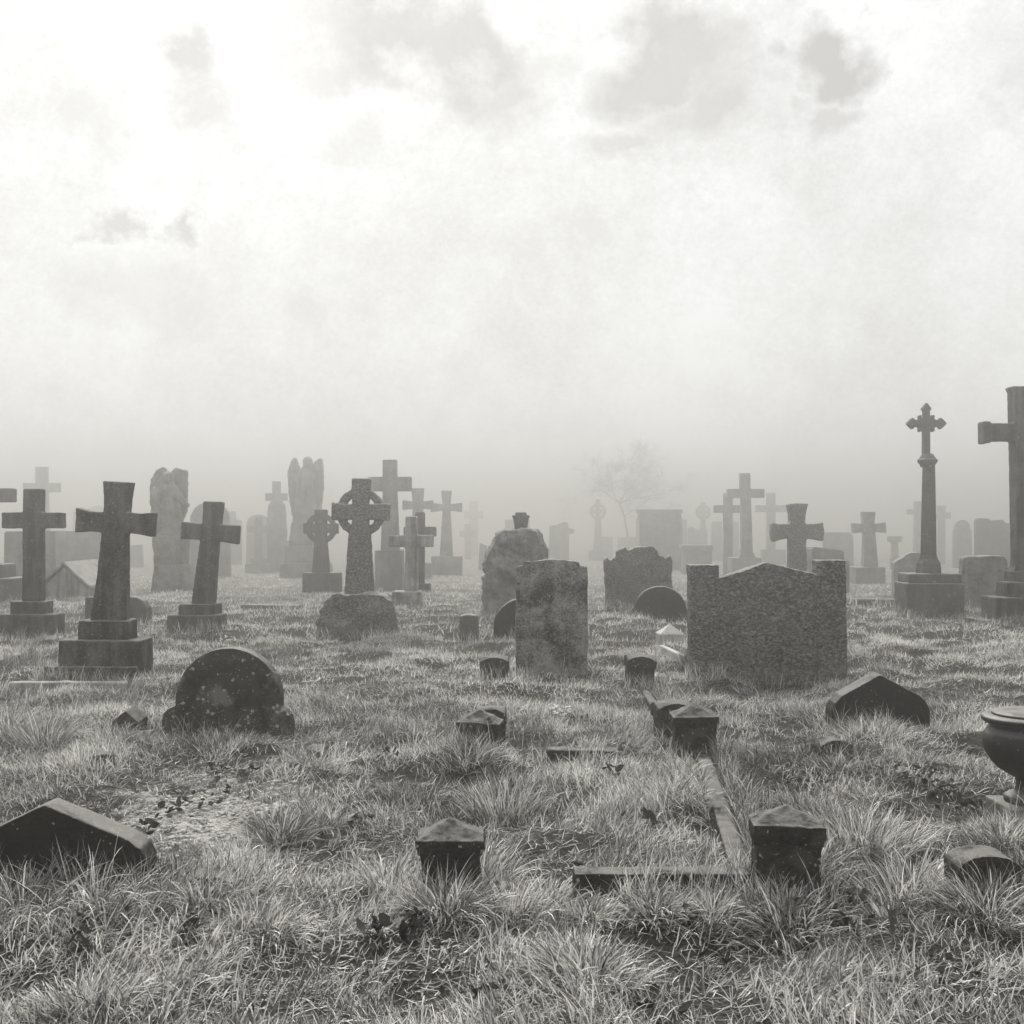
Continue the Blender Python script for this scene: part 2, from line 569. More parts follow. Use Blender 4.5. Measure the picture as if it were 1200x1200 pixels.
def ur(hw_px):
    return hw_px * Yc / F


def uz(py):
    return PZ(py, Yc)


bm = bmesh.new()
box(bm, -ur(40), ur(40), -0.15, 0.15, -BUR, uz(940), 0.004)
build('plinth', bm, M['grey'], t, voxel=0.007, amp=0.003, freq=14)
bm = bmesh.new()
lathe(bm, [(ur(27), uz(941)), (ur(30), uz(938)), (ur(30), uz(933)), (ur(26), uz(930)), (ur(19), uz(928)), (ur(16.5), uz(922)), (ur(16), uz(916)), (ur(18), uz(911)),
           (ur(26), uz(907)), (ur(35), uz(901.5)), (ur(42), uz(895)), (ur(47), uz(888)), (ur(51.5), uz(880)), (ur(54), uz(870)), (ur(53.5), uz(863)), (ur(50), uz(857)), (ur(46), uz(853)), (ur(44.5), uz(850)), (ur(45), uz(848)),
           (ur(51), uz(847)), (ur(54.5), uz(844)), (ur(55), uz(841)), (ur(52), uz(838.5)), (ur(45), uz(837.5))], seg=56)
build('bowl', bm, M['iron'], t, shade=True)
bm = bmesh.new()
lathe(bm, [(ur(43.5), uz(838)), (ur(43.5), uz(835.5)), (ur(42), uz(834.5)), (ur(36), uz(833)), (ur(20), uz(831.5)), (ur(8), uz(831))], seg=48)
build('lid', bm, M['iron'], t, shade=True)

# ================================================================== MIDDLE DISTANCE
# leaning flared cross on three blocks (left)
monument('flared_cross', 'dark leaning cross with flared arms on a stepped base, a long pale kerb before it', 'cross', 792,
         [(119.5, 564), (152, 565.5), (148.5, 585), (147.5, 601), (162, 602), (178.5, 600.5), (177, 629.5), (162, 626.5), (146, 624.5), (146, 660), (147, 729), (105, 729), (112, 680), (118, 624),
          (102, 623), (87, 624.5), (88, 595.5), (104, 600), (120.5, 601), (121, 585)],
         [(91, 150.5, 727.5, 751, 0.24), (68, 164, 751, 782, 0.36), (50, 160, 782, 792, 0.46)], M['mossy'], thick=0.14)
# straight cross left
monument('latin_cross', 'plain straight dark cross on two steps, left of the leaning flared cross', 'cross', 742,
         cross_pts(36.5, 10.5, 572.5, 706, 35.5, 600.5, 619, 0, 11), [(11, 53, 705, 721, 0.26), (-3, 63, 720, 742, 0.36)], M['mossy'], thick=0.15)
# cross at left edge
monument('latin_cross', 'plain cross on steps cut off by the picture edge behind the straight dark cross', 'cross', 706,
         cross_pts(-22, 11, 548, 664, 35, 572, 588.5), [(-44, 4, 661, 680, 0.5), (-58, 15, 678, 706, 0.9)], M['grey'], thick=0.25)
# tilted cross
monument('tilted_cross', 'dark cross tilted to one side on a two-step base, right of the leaning flared cross', 'cross', 740,
         [(238, 587.5), (260.5, 588), (257, 615), (279.5, 615.5), (278, 638), (254.5, 634), (250, 709), (223, 709), (234.5, 632.5), (211, 632), (212.5, 611), (237, 614)],
         [(208, 252, 708, 722, 0.36), (195, 256, 721, 740, 0.42)], M['mossy'], thick=0.16)


def ring_extra(cx, cy, r0, r1):
    def f(bm, X0, Yf, yf, th):
        s = Yf / F
        annulus(bm, PX(cx, Yf) - X0, PZ(cy, Yf), r0 * s, r1 * s, yf + th * 0.18, yf + th * 0.82)
    return f


# ring-headed cross on a boulder
Yc5 = depth(741)
X5 = PX(421.5, Yc5)
t = empty('celtic_cross', (X5, Yc5, 0), 'rough ring-headed cross on a rock-faced boulder base, sharpest of the ring crosses', 'celtic cross')
bm = bmesh.new()
prism(bm, [(x, (-BUR if z < 0.02 else z)) for x, z in outline([(372, 741), (375, 715), (382, 704), (394, 697), (450, 697), (456, 704), (460, 716), (468, 741)], 0, Yc5 + .05)], 0, 0.75, taper=0.1)
for v in bm.verts:
    v.co.x -= X5
build('boulder_base', bm, M['carved'], t, voxel=0.016, amp=0.035, freq=5, amp2=0.03, freq2=4, octs=4)
Yf = Yc5 + 0.27
bm = bmesh.new()
prism(bm, outline([(411.5, 560.5), (432.5, 560.5), (432, 575), (429.8, 590.8), (442, 590.8), (455.5, 590), (455, 609.8), (442, 608.6), (429.8, 608.6), (432.5, 625), (437, 699), (403, 699), (408, 625), (412.6, 608.6),
                   (400, 609), (388, 609), (388, 588), (400, 590.8), (412.6, 590.8), (411, 575)], X5, Yf), 0.27, 0.48)
ring_extra(421.3, 599.8, 19.5, 28.3)(bm, X5, Yf, 0.27, 0.21)
build('cross', bm, M['carved'], t, voxel=0.009, amp=0.006, freq=20, octs=2)

# rock cairn with a broken vase on top
Yr = depth(722)
Xr = PX(605, Yr)
t = empty('cairn_monument', (Xr, Yr, 0), 'rugged rock cairn monument with a broken vase on top, behind the blotched upright slab', 'monument')
bm = bmesh.new()
prism(bm, [(x, (-BUR if z < 0.03 else z)) for x, z in outline([(563, 722), (566, 688), (570, 668), (570, 652), (579, 636), (590, 622), (612, 620), (630, 622), (634, 632), (644, 643), (645, 660), (650, 690), (654, 722)], Xr, Yr + .2)], 0.0, 0.95, taper=0.12)
build('rock_pile', bm, M['rock'], t, voxel=0.018, amp=0.06, freq=5.0, octs=5, amp2=0.05, freq2=2.5, smooth=0)
bm = bmesh.new()
k = (Yr + .45) / F
lathe(bm, [(7.5 * k, PZ(624, Yr + .45)), (8 * k, PZ(615, Yr + .45)), (9.5 * k, PZ(607, Yr + .45)), (10.5 * k, PZ(606, Yr + .45)), (10.5 * k, PZ(604, Yr + .45)), (7 * k, PZ(604, Yr + .45)), (6.5 * k, PZ(600.5, Yr + .45))], PX(610.5, Yr + .45) - Xr, 0.45, 10)
build('vase', bm, M['grey'], t, bevel=0.006)

# blotched upright slab (centre)
headstone('blotched_headstone', 'tall blotched upright slab with a stepped shoulder, stains and lichen', 784,
          [(604, 784), (603.5, 700), (603.5, 664), (611.5, 663), (612, 658.5), (620, 658), (622, 660.5), (625, 657.5), (645, 655), (662, 656), (677, 658), (677.5, 663), (686.5, 663.7), (688, 720), (689.5, 784)],
          M['weather'], thick=0.13, amp=0.006, freq=9, voxel=0.010, octs=4)
headstone('half_round_headstone', 'dark half-round headstone partly hidden by the blotched upright slab', 744,
          [(578, 744)] + arc(613, 737, 35, 36, 176, 4, 18) + [(648, 744)], M['dark'], thick=0.14, voxel=0.014)
headstone('square_stub', 'small dark square stub of stone in grass left of the half-round stone', 747,
          [(538, 747), (538, 722), (547, 720), (558, 722), (560, 747)], M['grey'], thick=0.22, cat='stone', amp=0.01, voxel=0.012)
headstone('worn_headstone', 'broad crumbling headstone with a ragged top edge, behind the low dark arched stone', 712,
          [(711, 712), (709, 680), (708.5, 658), (711.5, 652.5), (715, 657), (719.5, 653), (721.5, 657), (722.5, 646), (733, 640.5), (736, 645), (745, 641), (764, 640), (770, 644), (772, 650.5), (778, 652), (780, 655),
           (785, 650.5), (788, 658), (788, 712)], M['tool'], thick=0.2, amp=0.016, freq=9, voxel=0.017, octs=4)
headstone('half_round_headstone', 'low dark arched stone with a thin pale rim before the broad crumbling headstone', 723,
          [(735, 723), (741, 714)] + arc(774, 717, 31, 30, 172, 8, 18) + [(806, 714), (811, 723)], M['dark'], thick=0.14, voxel=0.015)
# little white pyramid post and white kerb
Yw = depth(752)
bm = bmesh.new()
w = 14.5 * Yw / F
box(bm, -w, w, 0, 2 * w, -0.2, PZ(744, Yw))
b = [bm.verts.new(c) for c in ((-w * 1.02, -.002, PZ(744, Yw) + .002), (w * 1.02, -.002, PZ(744, Yw) + .002), (w * 1.02, 2 * w + .002, PZ(744, Yw) + .002), (-w * 1.02, 2 * w + .002, PZ(744, Yw) + .002))]
a = bm.verts.new((0, w, PZ(731, Yw + w)))
bm.faces.new(b[::-1])
for i in range(4):
    bm.faces.new((b[i], b[(i + 1) % 4], a))
tag(build('white_post', bm, M['white'], None, (PX(788, Yw), Yw, 0), bevel=0.004), 'tiny white pyramid-topped kerb post beside the wide rough headstone', 'kerb post')
bm = bmesh.new()
Ya, Yb2 = depth(776), depth(762)
prism(bm, [(0, -0.2), (0.06, -0.2), (0.06, 0.05), (0, 0.05)], 0, Yb2 - Ya)
o = build('white_kerb', bm, M['white'], None, (PX(800, Ya), Ya, 0), bevel=0.006)
o.rotation_euler = (0, 0, 0.10)
tag(o, 'bright white kerb bar running up to the wide rough headstone', 'kerb')

# wide rough headstone with two piers
Yg = depth(793)
Xg = PX(900, Yg)
t = empty('wide_headstone', (Xg, Yg, 0), 'wide rough headstone with a gabled centre between two square piers', 'headstone')
bm = bmesh.new()
prism(bm, [(x, (-BUR if z < 0.02 else z)) for x, z in outline([(840, 793), (841, 679), (899, 659.3), (958, 673.5), (959, 793)], Xg, Yg)], 0.006, 0.17)
build('panel', bm, M['tool'], t, voxel=0.007, amp=0.006, freq=34, octs=2)
for pl in ([(810.5, 793), (807.7, 662.3), (842.2, 662.6), (842.8, 793)], [(957.5, 793), (957.5, 656.5), (991, 656), (994.3, 793)]):
    bm = bmesh.new()
    prism(bm, [(x, (-BUR if z < 0.02 else z)) for x, z in outline(pl, Xg, Yg)], 0, 0.18)
    build('pier', bm, M['tool'], t, voxel=0.007, amp=0.006, freq=34, octs=2)

# tall column cross with foliate finials
Yt = depth(719)
cx = 1086
Xt = PX(cx, Yt)
t = empty('column_cross', (Xt, Yt, 0), 'tall slender column cross with leafy finials on a square base block', 'cross')
bm = bmesh.new()
D = 0.56
box(bm, PX(1063, Yt) - Xt, PX(1131, Yt) - Xt, 0, D, -BUR, PZ(683.5, Yt))
build('base_block', bm, M['grey'], t, voxel=0.018, amp=0.004, freq=8)
bm = bmesh.new()
box(bm, PX(1065.5, Yt + .03) - Xt, PX(1127.5, Yt + .03) - Xt, 0.03, D - .03, PZ(684.5, Yt), PZ(672.5, Yt))
build('base_top', bm, M['grey'], t, voxel=0.018, amp=0.003, freq=8)
Ym = Yt + D / 2
kk = Ym / F


def zz(py):
    return PZ(py, Ym)


c0 = PX(1088, Ym) - Xt
bm = bmesh.new()
lathe(bm, [(15 * kk, zz(673)), (15 * kk, zz(667)), (14 * kk, zz(660)), (11 * kk, zz(655)), (9.5 * kk, zz(650)), (9.0 * kk, zz(620)), (7.8 * kk, zz(560)), (7.4 * kk, zz(546))], c0, D / 2, 8)
build('column', bm, M['grey'], t)
bm = bmesh.new()
c1 = PX(1086.5, Ym) - Xt
lathe(bm, [(8 * kk, zz(547.5)), (8.5 * kk, zz(545)), (11 * kk, zz(542)), (11.5 * kk, zz(539)), (9.5 * kk, zz(537.5)), (8 * kk, zz(535)), (6 * kk, zz(532))], c1, D / 2, 16)
build('collar', bm, M['grey'], t)
bm = bmesh.new()
o = (1084.6, 496.5)
q = [(-4, 36), (-4, 6), (-7, 6), (-6.5, 10), (-10, 9), (-9, 5), (-11, 4), (-15, 4), (-17, 7), (-20, 4.5), (-24.5, 0), (-20, -4.5), (-17, -7), (-15, -4), (-11, -4), (-9, -5), (-10, -9), (-6.5, -10), (-7, -6), (-4, -6),
     (-3.6, -15), (-6, -17), (-3.5, -20), (0, -24.5)]
q = q + [(-x, y) for x, y in q[-2::-1]]
prism(bm, outline([(o[0] + x * 0.95, o[1] + y) for x, y in q], Xt, Ym), D / 2 - 0.05, D / 2 + 0.05)
build('cross', bm, M['grey'], t, bevel=0.008)

# big cross at the right edge
monument('tall_cross', 'big dark cross with capped arm ends on heavy steps at the picture edge', 'cross', 732,
         [(a + 6, b_) for a, b_ in [(1181, 452), (1233, 452), (1230, 458), (1229, 495.5), (1258, 495.5), (1259, 493), (1266, 493), (1266, 519), (1259, 519), (1258, 516), (1229, 516), (1227, 655), (1229, 664), (1234, 671), (1180, 671), (1185.5, 664), (1187, 655),
          (1185, 516), (1157, 516), (1156, 519), (1148.5, 519), (1148.5, 493), (1156, 493), (1157, 495.5), (1184.5, 495.5), (1184, 458)]],
         [(1188, 1232, 669, 684, 0.30), (1181, 1242, 682, 701, 0.38), (1168, 1256, 700, 728, 0.50), (1152, 1270, 727, 732, 0.62)], M['mossy'], thick=0.22)

# white marble cross and the dark one behind
monument('white_cross', 'pale marble cross on a small block, brightest of the crosses', 'cross', 708,
         cross_pts(482, 7, 605, 695, 26, 627, 641, 0, 8.5), [(459, 493, 693, 708, 0.40)], M['pale'], thick=0.16)
monument('latin_cross', 'slim dark cross half hidden behind the pale marble cross', 'cross', 692,
         cross_pts(491.5, 5.5, 600, 688, 19, 617, 628.5), [(478, 503, 684, 692, 0.5)], M['mossy'], thick=0.2)
monument('celtic_cross', 'smaller ring-headed cross on a sloped plinth left of the boulder-based one', 'celtic cross', 693,
         [(368, 597), (382, 597), (381, 614), (395, 613), (395, 625.5), (381, 624), (385, 672), (365, 672), (369, 624), (355, 625.5), (355, 613), (369, 614)],
         [(354, 396, 671.5, 693, 0.6)], M['grey'], thick=0.25, extra=ring_extra(375, 619, 12.5, 18))
headstone('round_headstone', 'low grey stone with one rounded shoulder behind the leaning flared cross base', 727,
          [(99, 727), (99, 700), (160, 700), (167, 704), (172, 712), (173, 727)], M['grey'], thick=0.2, voxel=0.016)
headstone('rough_headstone', 'rough square-topped grey headstone between the tall column cross and the big edge cross', 712,
          [(1128, 712), (1128, 654), (1134, 652), (1176, 651.5), (1181, 656), (1183, 712)], M['rock'], thick=0.2, amp=0.01, voxel=0.018)

# coped tomb between the left crosses
Yg2 = depth(699)
Xg2 = PX(75, Yg2)
t = empty('coped_tomb', (Xg2, Yg2, 0), 'low pale tomb with a gabled end and ridged roof behind the left crosses', 'tomb')
bm = bmesh.new()
prism(bm, [(x, (-bur(Yg2) if i in (0, 4) else z)) for i, (x, z) in enumerate(outline([(44, 699), (48, 690), (75, 664), (103, 690), (107, 699)], Xg2, Yg2))], 0, 1.5)
build('body', bm, M['pale'], t, bevel=0.012)
for sgn in (-1, 1):
    bm = bmesh.new()
    a, b2 = outline([(75, 661.5), (75 + sgn * 31, 690)], Xg2, Yg2)
    th = 0.05
    prism(bm, [a, b2, (b2[0], b2[1] + th), (a[0], a[1] + th)], -0.05, 1.56)
    build('coping', bm, M['pale'], t, bevel=0.008)


# angels
def angel(label, ybase, spec, mat):
    Y = depth(ybase)
    cx = spec['cx']
    X0 = PX(cx, Y)
    t = empty('angel_statue', (X0, Y, 0), label, 'statue')
    D = spec['D']
    for k, (x0, x1, x2, x3, yt, yb, d) in enumerate(spec['ped']):
        yf = (D - d) / 2
        bm = bmesh.new()
        q = outline([(x0, yb), (x2, yt), (x3, yt), (x1, yb)], X0, Y + yf)
        if k == len(spec['ped']) - 1:
            q = [(x, -bur(Y) if i in (0, 3) else z) for i, (x, z) in enumerate(q)]
        prism(bm, q, yf, yf + d)
        build('pedestal' if k == 0 else 'step', bm, mat, t, voxel=0.03, amp=0.012, freq=6)
    Yc = Y + D / 2
    bm = bmesh.new()
    prof = [((b - a) / 2 * Yc / F, PZ(y, Yc)) for a, b, y in spec['robe']]
    lathe(bm, prof, PX(spec['rx'], Yc) - X0, D / 2, 24, 1.0, 0.75)
    hx, hy, hr = spec['head']
    ball(bm, (PX(hx, Yc) - X0, D / 2 - 0.06, PZ(hy, Yc)), hr * Yc / F, 3, (0.9, 1.0, 1.15))
    ball(bm, (PX(hx, Yc) - X0, D / 2 - 0.02, PZ(hy, Yc) + 0.02), hr * 1.06 * Yc / F, 3, (0.95, 1.0, 1.1))
    for ax0, ay0, ax1, ay1 in spec['arms']:
        for i in range(9):
            u = i / 8
            ball(bm, (PX(ax0 + (ax1 - ax0) * u, Yc) - X0, D / 2 - 0.12 - 0.12 * math.sin(u * 2.4), PZ(ay0 + (ay1 - ay0) * u, Yc)), 0.085 - 0.03 * u, 2)
    o = build('figure', bm, mat, t, voxel=0.022, amp=0.014, freq=9)
    for wing in spec['wings']:
        bm = bmesh.new()
        prism(bm, outline(wing, X0, Yc + .12), D / 2 + 0.08, D / 2 + 0.24)
        build('wing', bm, mat, t, voxel=0.022, amp=0.012, freq=10)
    return t


angel('stone angel with tall pointed wings raised over a stepped pedestal, behind the ring crosses', 676, dict(
    cx=357, D=0.9, rx=358,
    ped=[(337, 379, 341, 376, 612, 650, 0.62), (332, 382, 334, 380, 640, 664, 0.8), (326, 386, 328, 384, 660, 676, 0.9)],
    robe=[(343, 373, 613), (343, 373, 604), (345, 371, 590), (347, 369, 575), (348, 368, 562), (350, 367, 554), (355, 365, 549), (357, 364, 546)],
    head=(361, 543, 6.2), arms=[(349, 558, 354, 580), (367, 558, 362, 580)],
    wings=[[(337, 552), (339, 545), (344, 536), (347.5, 537), (350, 545), (354, 552), (355, 575), (349, 608), (342, 604), (338, 580)],
           [(362, 550), (368, 542), (374, 537), (377.5, 538), (379, 552), (379, 570), (376, 605), (371, 610), (365, 590)]]), M['distant'])
angel('worn angel statue with blunt wings on a rough pedestal, left of the tilted cross', 690, dict(
    cx=198, D=0.8, rx=197,
    ped=[(180, 213, 177, 214, 628, 664, 0.6), (174, 226, 180, 213, 662, 690, 0.8)],
    robe=[(179, 213, 632), (178, 212, 615), (180, 212, 600), (182, 212, 588), (184, 211, 575), (189, 206, 566), (193, 202, 562)],
    head=(197, 561, 6.5), arms=[(183, 575, 190, 596), (211, 580, 223, 592)],
    wings=[[(175, 572), (177, 562), (183, 552), (190, 546.5), (195, 549), (195.5, 560), (195, 590), (188, 618), (177, 600)],
           [(197, 562), (201, 553), (206, 548.5), (219, 551), (219, 575), (218, 600), (210, 620), (200, 600)]]), M['rock'])

# crosses farther off
CG = None
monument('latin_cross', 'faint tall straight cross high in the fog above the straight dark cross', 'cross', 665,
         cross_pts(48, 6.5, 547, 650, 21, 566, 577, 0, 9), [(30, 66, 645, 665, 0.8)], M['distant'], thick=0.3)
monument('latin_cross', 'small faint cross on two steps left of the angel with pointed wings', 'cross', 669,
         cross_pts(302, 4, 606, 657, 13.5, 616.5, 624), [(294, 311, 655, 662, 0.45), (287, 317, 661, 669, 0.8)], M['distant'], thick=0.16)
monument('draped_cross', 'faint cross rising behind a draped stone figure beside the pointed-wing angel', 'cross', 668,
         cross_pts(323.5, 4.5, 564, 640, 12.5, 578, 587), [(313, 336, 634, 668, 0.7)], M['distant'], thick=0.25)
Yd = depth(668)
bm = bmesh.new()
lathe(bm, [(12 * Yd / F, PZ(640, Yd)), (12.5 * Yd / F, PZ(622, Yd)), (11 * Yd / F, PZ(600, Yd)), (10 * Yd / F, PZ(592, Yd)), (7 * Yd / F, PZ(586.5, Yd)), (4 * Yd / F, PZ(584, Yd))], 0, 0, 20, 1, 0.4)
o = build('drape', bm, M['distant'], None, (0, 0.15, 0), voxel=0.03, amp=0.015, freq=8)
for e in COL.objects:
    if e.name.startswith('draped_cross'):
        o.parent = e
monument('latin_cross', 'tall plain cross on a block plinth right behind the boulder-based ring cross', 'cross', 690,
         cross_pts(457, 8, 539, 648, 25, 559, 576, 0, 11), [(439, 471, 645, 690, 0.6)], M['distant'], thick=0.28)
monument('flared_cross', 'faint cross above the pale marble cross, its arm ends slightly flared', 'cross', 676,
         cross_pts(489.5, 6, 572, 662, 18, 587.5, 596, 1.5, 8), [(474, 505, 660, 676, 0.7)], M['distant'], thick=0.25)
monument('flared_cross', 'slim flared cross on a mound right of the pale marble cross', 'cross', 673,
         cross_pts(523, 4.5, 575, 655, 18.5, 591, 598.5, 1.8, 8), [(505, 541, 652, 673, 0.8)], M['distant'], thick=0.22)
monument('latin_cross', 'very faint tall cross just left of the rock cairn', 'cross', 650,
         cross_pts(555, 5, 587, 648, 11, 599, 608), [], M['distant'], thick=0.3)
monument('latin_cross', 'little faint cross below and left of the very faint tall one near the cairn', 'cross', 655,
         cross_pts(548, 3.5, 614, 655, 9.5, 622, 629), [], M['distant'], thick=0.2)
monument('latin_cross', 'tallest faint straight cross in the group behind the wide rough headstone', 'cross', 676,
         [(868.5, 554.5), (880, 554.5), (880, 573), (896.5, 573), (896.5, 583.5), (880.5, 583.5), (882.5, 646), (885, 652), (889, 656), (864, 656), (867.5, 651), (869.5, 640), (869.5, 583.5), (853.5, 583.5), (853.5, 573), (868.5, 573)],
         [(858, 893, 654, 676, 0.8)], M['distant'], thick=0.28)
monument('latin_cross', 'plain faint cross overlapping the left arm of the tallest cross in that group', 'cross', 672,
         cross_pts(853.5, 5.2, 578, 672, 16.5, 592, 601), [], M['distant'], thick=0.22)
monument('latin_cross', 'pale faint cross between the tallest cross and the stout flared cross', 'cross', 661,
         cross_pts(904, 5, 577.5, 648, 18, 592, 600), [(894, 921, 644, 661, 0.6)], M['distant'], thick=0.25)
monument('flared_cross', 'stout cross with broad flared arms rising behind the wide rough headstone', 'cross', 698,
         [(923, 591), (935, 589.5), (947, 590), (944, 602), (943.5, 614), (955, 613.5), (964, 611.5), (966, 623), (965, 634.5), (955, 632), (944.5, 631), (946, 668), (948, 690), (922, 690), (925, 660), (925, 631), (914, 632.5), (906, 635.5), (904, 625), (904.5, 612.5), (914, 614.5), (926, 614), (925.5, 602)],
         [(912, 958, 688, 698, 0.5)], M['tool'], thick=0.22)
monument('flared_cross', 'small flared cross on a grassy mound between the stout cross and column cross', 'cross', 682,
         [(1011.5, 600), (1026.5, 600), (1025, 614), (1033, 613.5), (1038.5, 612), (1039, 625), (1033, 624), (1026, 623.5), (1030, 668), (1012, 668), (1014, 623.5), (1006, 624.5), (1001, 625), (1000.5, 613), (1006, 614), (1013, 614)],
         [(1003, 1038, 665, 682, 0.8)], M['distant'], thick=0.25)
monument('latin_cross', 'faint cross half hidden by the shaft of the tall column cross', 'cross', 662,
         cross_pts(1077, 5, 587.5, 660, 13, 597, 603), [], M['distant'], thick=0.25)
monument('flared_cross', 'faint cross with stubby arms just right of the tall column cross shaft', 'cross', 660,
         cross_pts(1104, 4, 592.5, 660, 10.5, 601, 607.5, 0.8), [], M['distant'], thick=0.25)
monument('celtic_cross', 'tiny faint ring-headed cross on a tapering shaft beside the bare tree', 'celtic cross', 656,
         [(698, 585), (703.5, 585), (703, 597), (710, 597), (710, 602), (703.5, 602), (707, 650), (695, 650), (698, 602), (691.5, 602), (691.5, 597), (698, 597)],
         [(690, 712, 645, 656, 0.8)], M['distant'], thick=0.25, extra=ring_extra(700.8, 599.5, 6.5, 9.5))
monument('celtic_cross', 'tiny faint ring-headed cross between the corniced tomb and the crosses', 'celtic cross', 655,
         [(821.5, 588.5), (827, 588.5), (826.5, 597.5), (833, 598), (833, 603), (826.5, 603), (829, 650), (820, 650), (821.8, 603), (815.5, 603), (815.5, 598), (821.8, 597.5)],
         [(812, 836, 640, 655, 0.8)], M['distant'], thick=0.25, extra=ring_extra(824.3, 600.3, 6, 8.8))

# corniced block tomb
Yb = depth(667)
Xb = PX(774.5, Yb)
t = empty('pedestal_tomb', (Xb, Yb, 0), 'tall square block tomb with a cornice, standing in the fog behind the ragged headstone', 'tomb')
for nm, x0, x1, yt, yb, d in (('cornice', 749, 800.5, 597, 601, 1.3), ('frieze', 751, 798.5, 601, 607, 1.24), ('body', 749.5, 799.5, 607, 667, 1.28)):
    bm = bmesh.new()
    yf = (1.3 - d) / 2
    box(bm, PX(x0, Yb + yf) - Xb, PX(x1, Yb + yf) - Xb, yf, yf + d, -bur(Yb) if nm == 'body' else PZ(yb, Yb + yf) - .006, PZ(yt, Yb + yf), 0.012 if nm != 'body' else 0)
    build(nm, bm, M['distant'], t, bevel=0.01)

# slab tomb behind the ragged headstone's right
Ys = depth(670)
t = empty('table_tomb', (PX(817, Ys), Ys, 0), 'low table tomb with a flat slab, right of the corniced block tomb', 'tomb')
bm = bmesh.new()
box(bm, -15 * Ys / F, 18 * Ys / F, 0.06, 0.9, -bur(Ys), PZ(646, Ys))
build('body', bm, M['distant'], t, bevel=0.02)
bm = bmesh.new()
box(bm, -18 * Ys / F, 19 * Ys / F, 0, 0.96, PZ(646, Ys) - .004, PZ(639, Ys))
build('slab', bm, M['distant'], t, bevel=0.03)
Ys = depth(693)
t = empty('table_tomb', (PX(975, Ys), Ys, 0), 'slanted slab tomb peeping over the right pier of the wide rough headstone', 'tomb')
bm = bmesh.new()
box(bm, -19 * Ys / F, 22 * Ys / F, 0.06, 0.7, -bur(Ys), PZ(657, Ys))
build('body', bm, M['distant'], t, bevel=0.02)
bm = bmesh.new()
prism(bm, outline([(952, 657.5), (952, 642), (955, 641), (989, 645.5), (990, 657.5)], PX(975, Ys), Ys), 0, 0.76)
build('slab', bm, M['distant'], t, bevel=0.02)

# plain distant headstones: label, base row, outline
far = [
    ('dim square headstone hidden behind the straight dark cross', 693, [(4, 693), (4, 623), (60, 622), (63, 693)], 'distant'),
    ('dim tapering headstone between the straight dark cross and leaning flared cross', 680, [(62, 680), (59, 624), (62, 622), (116, 623), (119, 626), (113, 680)], 'distant'),
    ('very faint low gabled monument behind the arms of the leaning flared cross', 655, [(84, 655), (86, 600), (114, 592.5), (142, 598), (146, 655)], 'distant'),
    ('broad round-shouldered headstone behind the tilted cross', 675, [(222, 675), (223, 605)] + arc(246, 606, 22, 18, 165, 15, 10) + [(268, 605), (270, 675)], 'distant'),
    ('faint squat headstone just right of the tilted cross top', 660, [(264, 660), (264, 600), (275, 599), (276, 609), (283, 610), (283, 660)], 'distant'),
    ('faint round headstone behind the small cross on two steps', 662, [(288, 662), (289, 612)] + arc(302, 612, 12.5, 9, 175, 5, 10) + [(315, 612), (316, 662)], 'distant'),
    ('faint square headstone behind the vase on the rock cairn', 660, [(592, 660), (592, 609), (621, 609), (621, 660)], 'distant'),
    ('faint broken-topped headstone with a stub arm right of the rock cairn', 661, [(643, 661), (644, 616), (652, 615.5), (661, 611.5), (666, 613), (666, 619), (673, 620), (673, 625), (667, 626), (667, 661)], 'distant'),
    ('faint low block left of the bare tree trunk', 654, [(705, 654), (705, 629), (718, 629), (718, 654)], 'distant'),
    ('faint low block at the foot of the bare tree', 655, [(724, 655), (724, 630), (748, 629), (748, 655)], 'distant'),
    ('slim faint headstone tucked against the corniced block tomb', 656, [(799, 656), (799, 609), (805, 609), (805, 656)], 'distant'),
    ('faint notched headstone below the tiny ring cross right of the corniced tomb', 656, [(806, 656), (806, 619), (810, 617), (815, 619), (815, 621), (829, 620), (829, 656)], 'distant'),
    ('faint upright headstone left of the plain faint cross', 656, [(834, 656), (834, 612), (846, 611), (847, 656)], 'distant'),
    ('faint slab between the shafts of the two straight faint crosses', 656, [(857, 656), (857, 612), (866, 612), (866, 656)], 'distant'),
    ('broad faint block with a rounded corner behind the stout flared cross', 666, [(965, 666), (965, 624), (996, 624), (1000, 628), (1001, 666)], 'distant'),
    ('round-shouldered headstone behind the base of the tall column cross', 698, [(1048, 698), (1048, 659), (1054, 655)] + arc(1073, 662, 17, 15, 150, 30, 10) + [(1092, 657), (1096, 698)], 'distant'),
    ('faint round-topped headstone between the column cross and the edge cross', 664, [(1117, 664), (1118, 622)] + arc(1128, 620, 9.5, 11, 175, 5, 10) + [(1139, 622), (1140, 664)], 'distant'),
    ('dark blocky double headstone in the fog behind the rough square-topped one', 668, [(1144, 668), (1144, 609), (1146, 607), (1160, 607.5), (1161, 610), (1176, 609), (1179, 613), (1205, 613), (1205, 668)], 'grey'),
    ('faint slab beyond the big cross at the picture edge', 660, [(1226, 660), (1226, 618), (1250, 617), (1251, 660)], 'distant'),
    ('faint squat stone between the dim tapering headstone and worn angel', 664, [(148, 664), (148, 640), (166, 638), (168, 664)], 'distant'),
    ('faint low stone left of the rock cairn foot', 668, [(571, 668), (571, 640), (562, 636), (560, 668)], 'distant'),
]
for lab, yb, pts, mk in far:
    headstone('headstone', lab, yb, pts, M[mk], thick=0.16 + 0.06 * random.random(), group=THINGS_GROUP_FAR, amp=0.006, bevel=0.02)

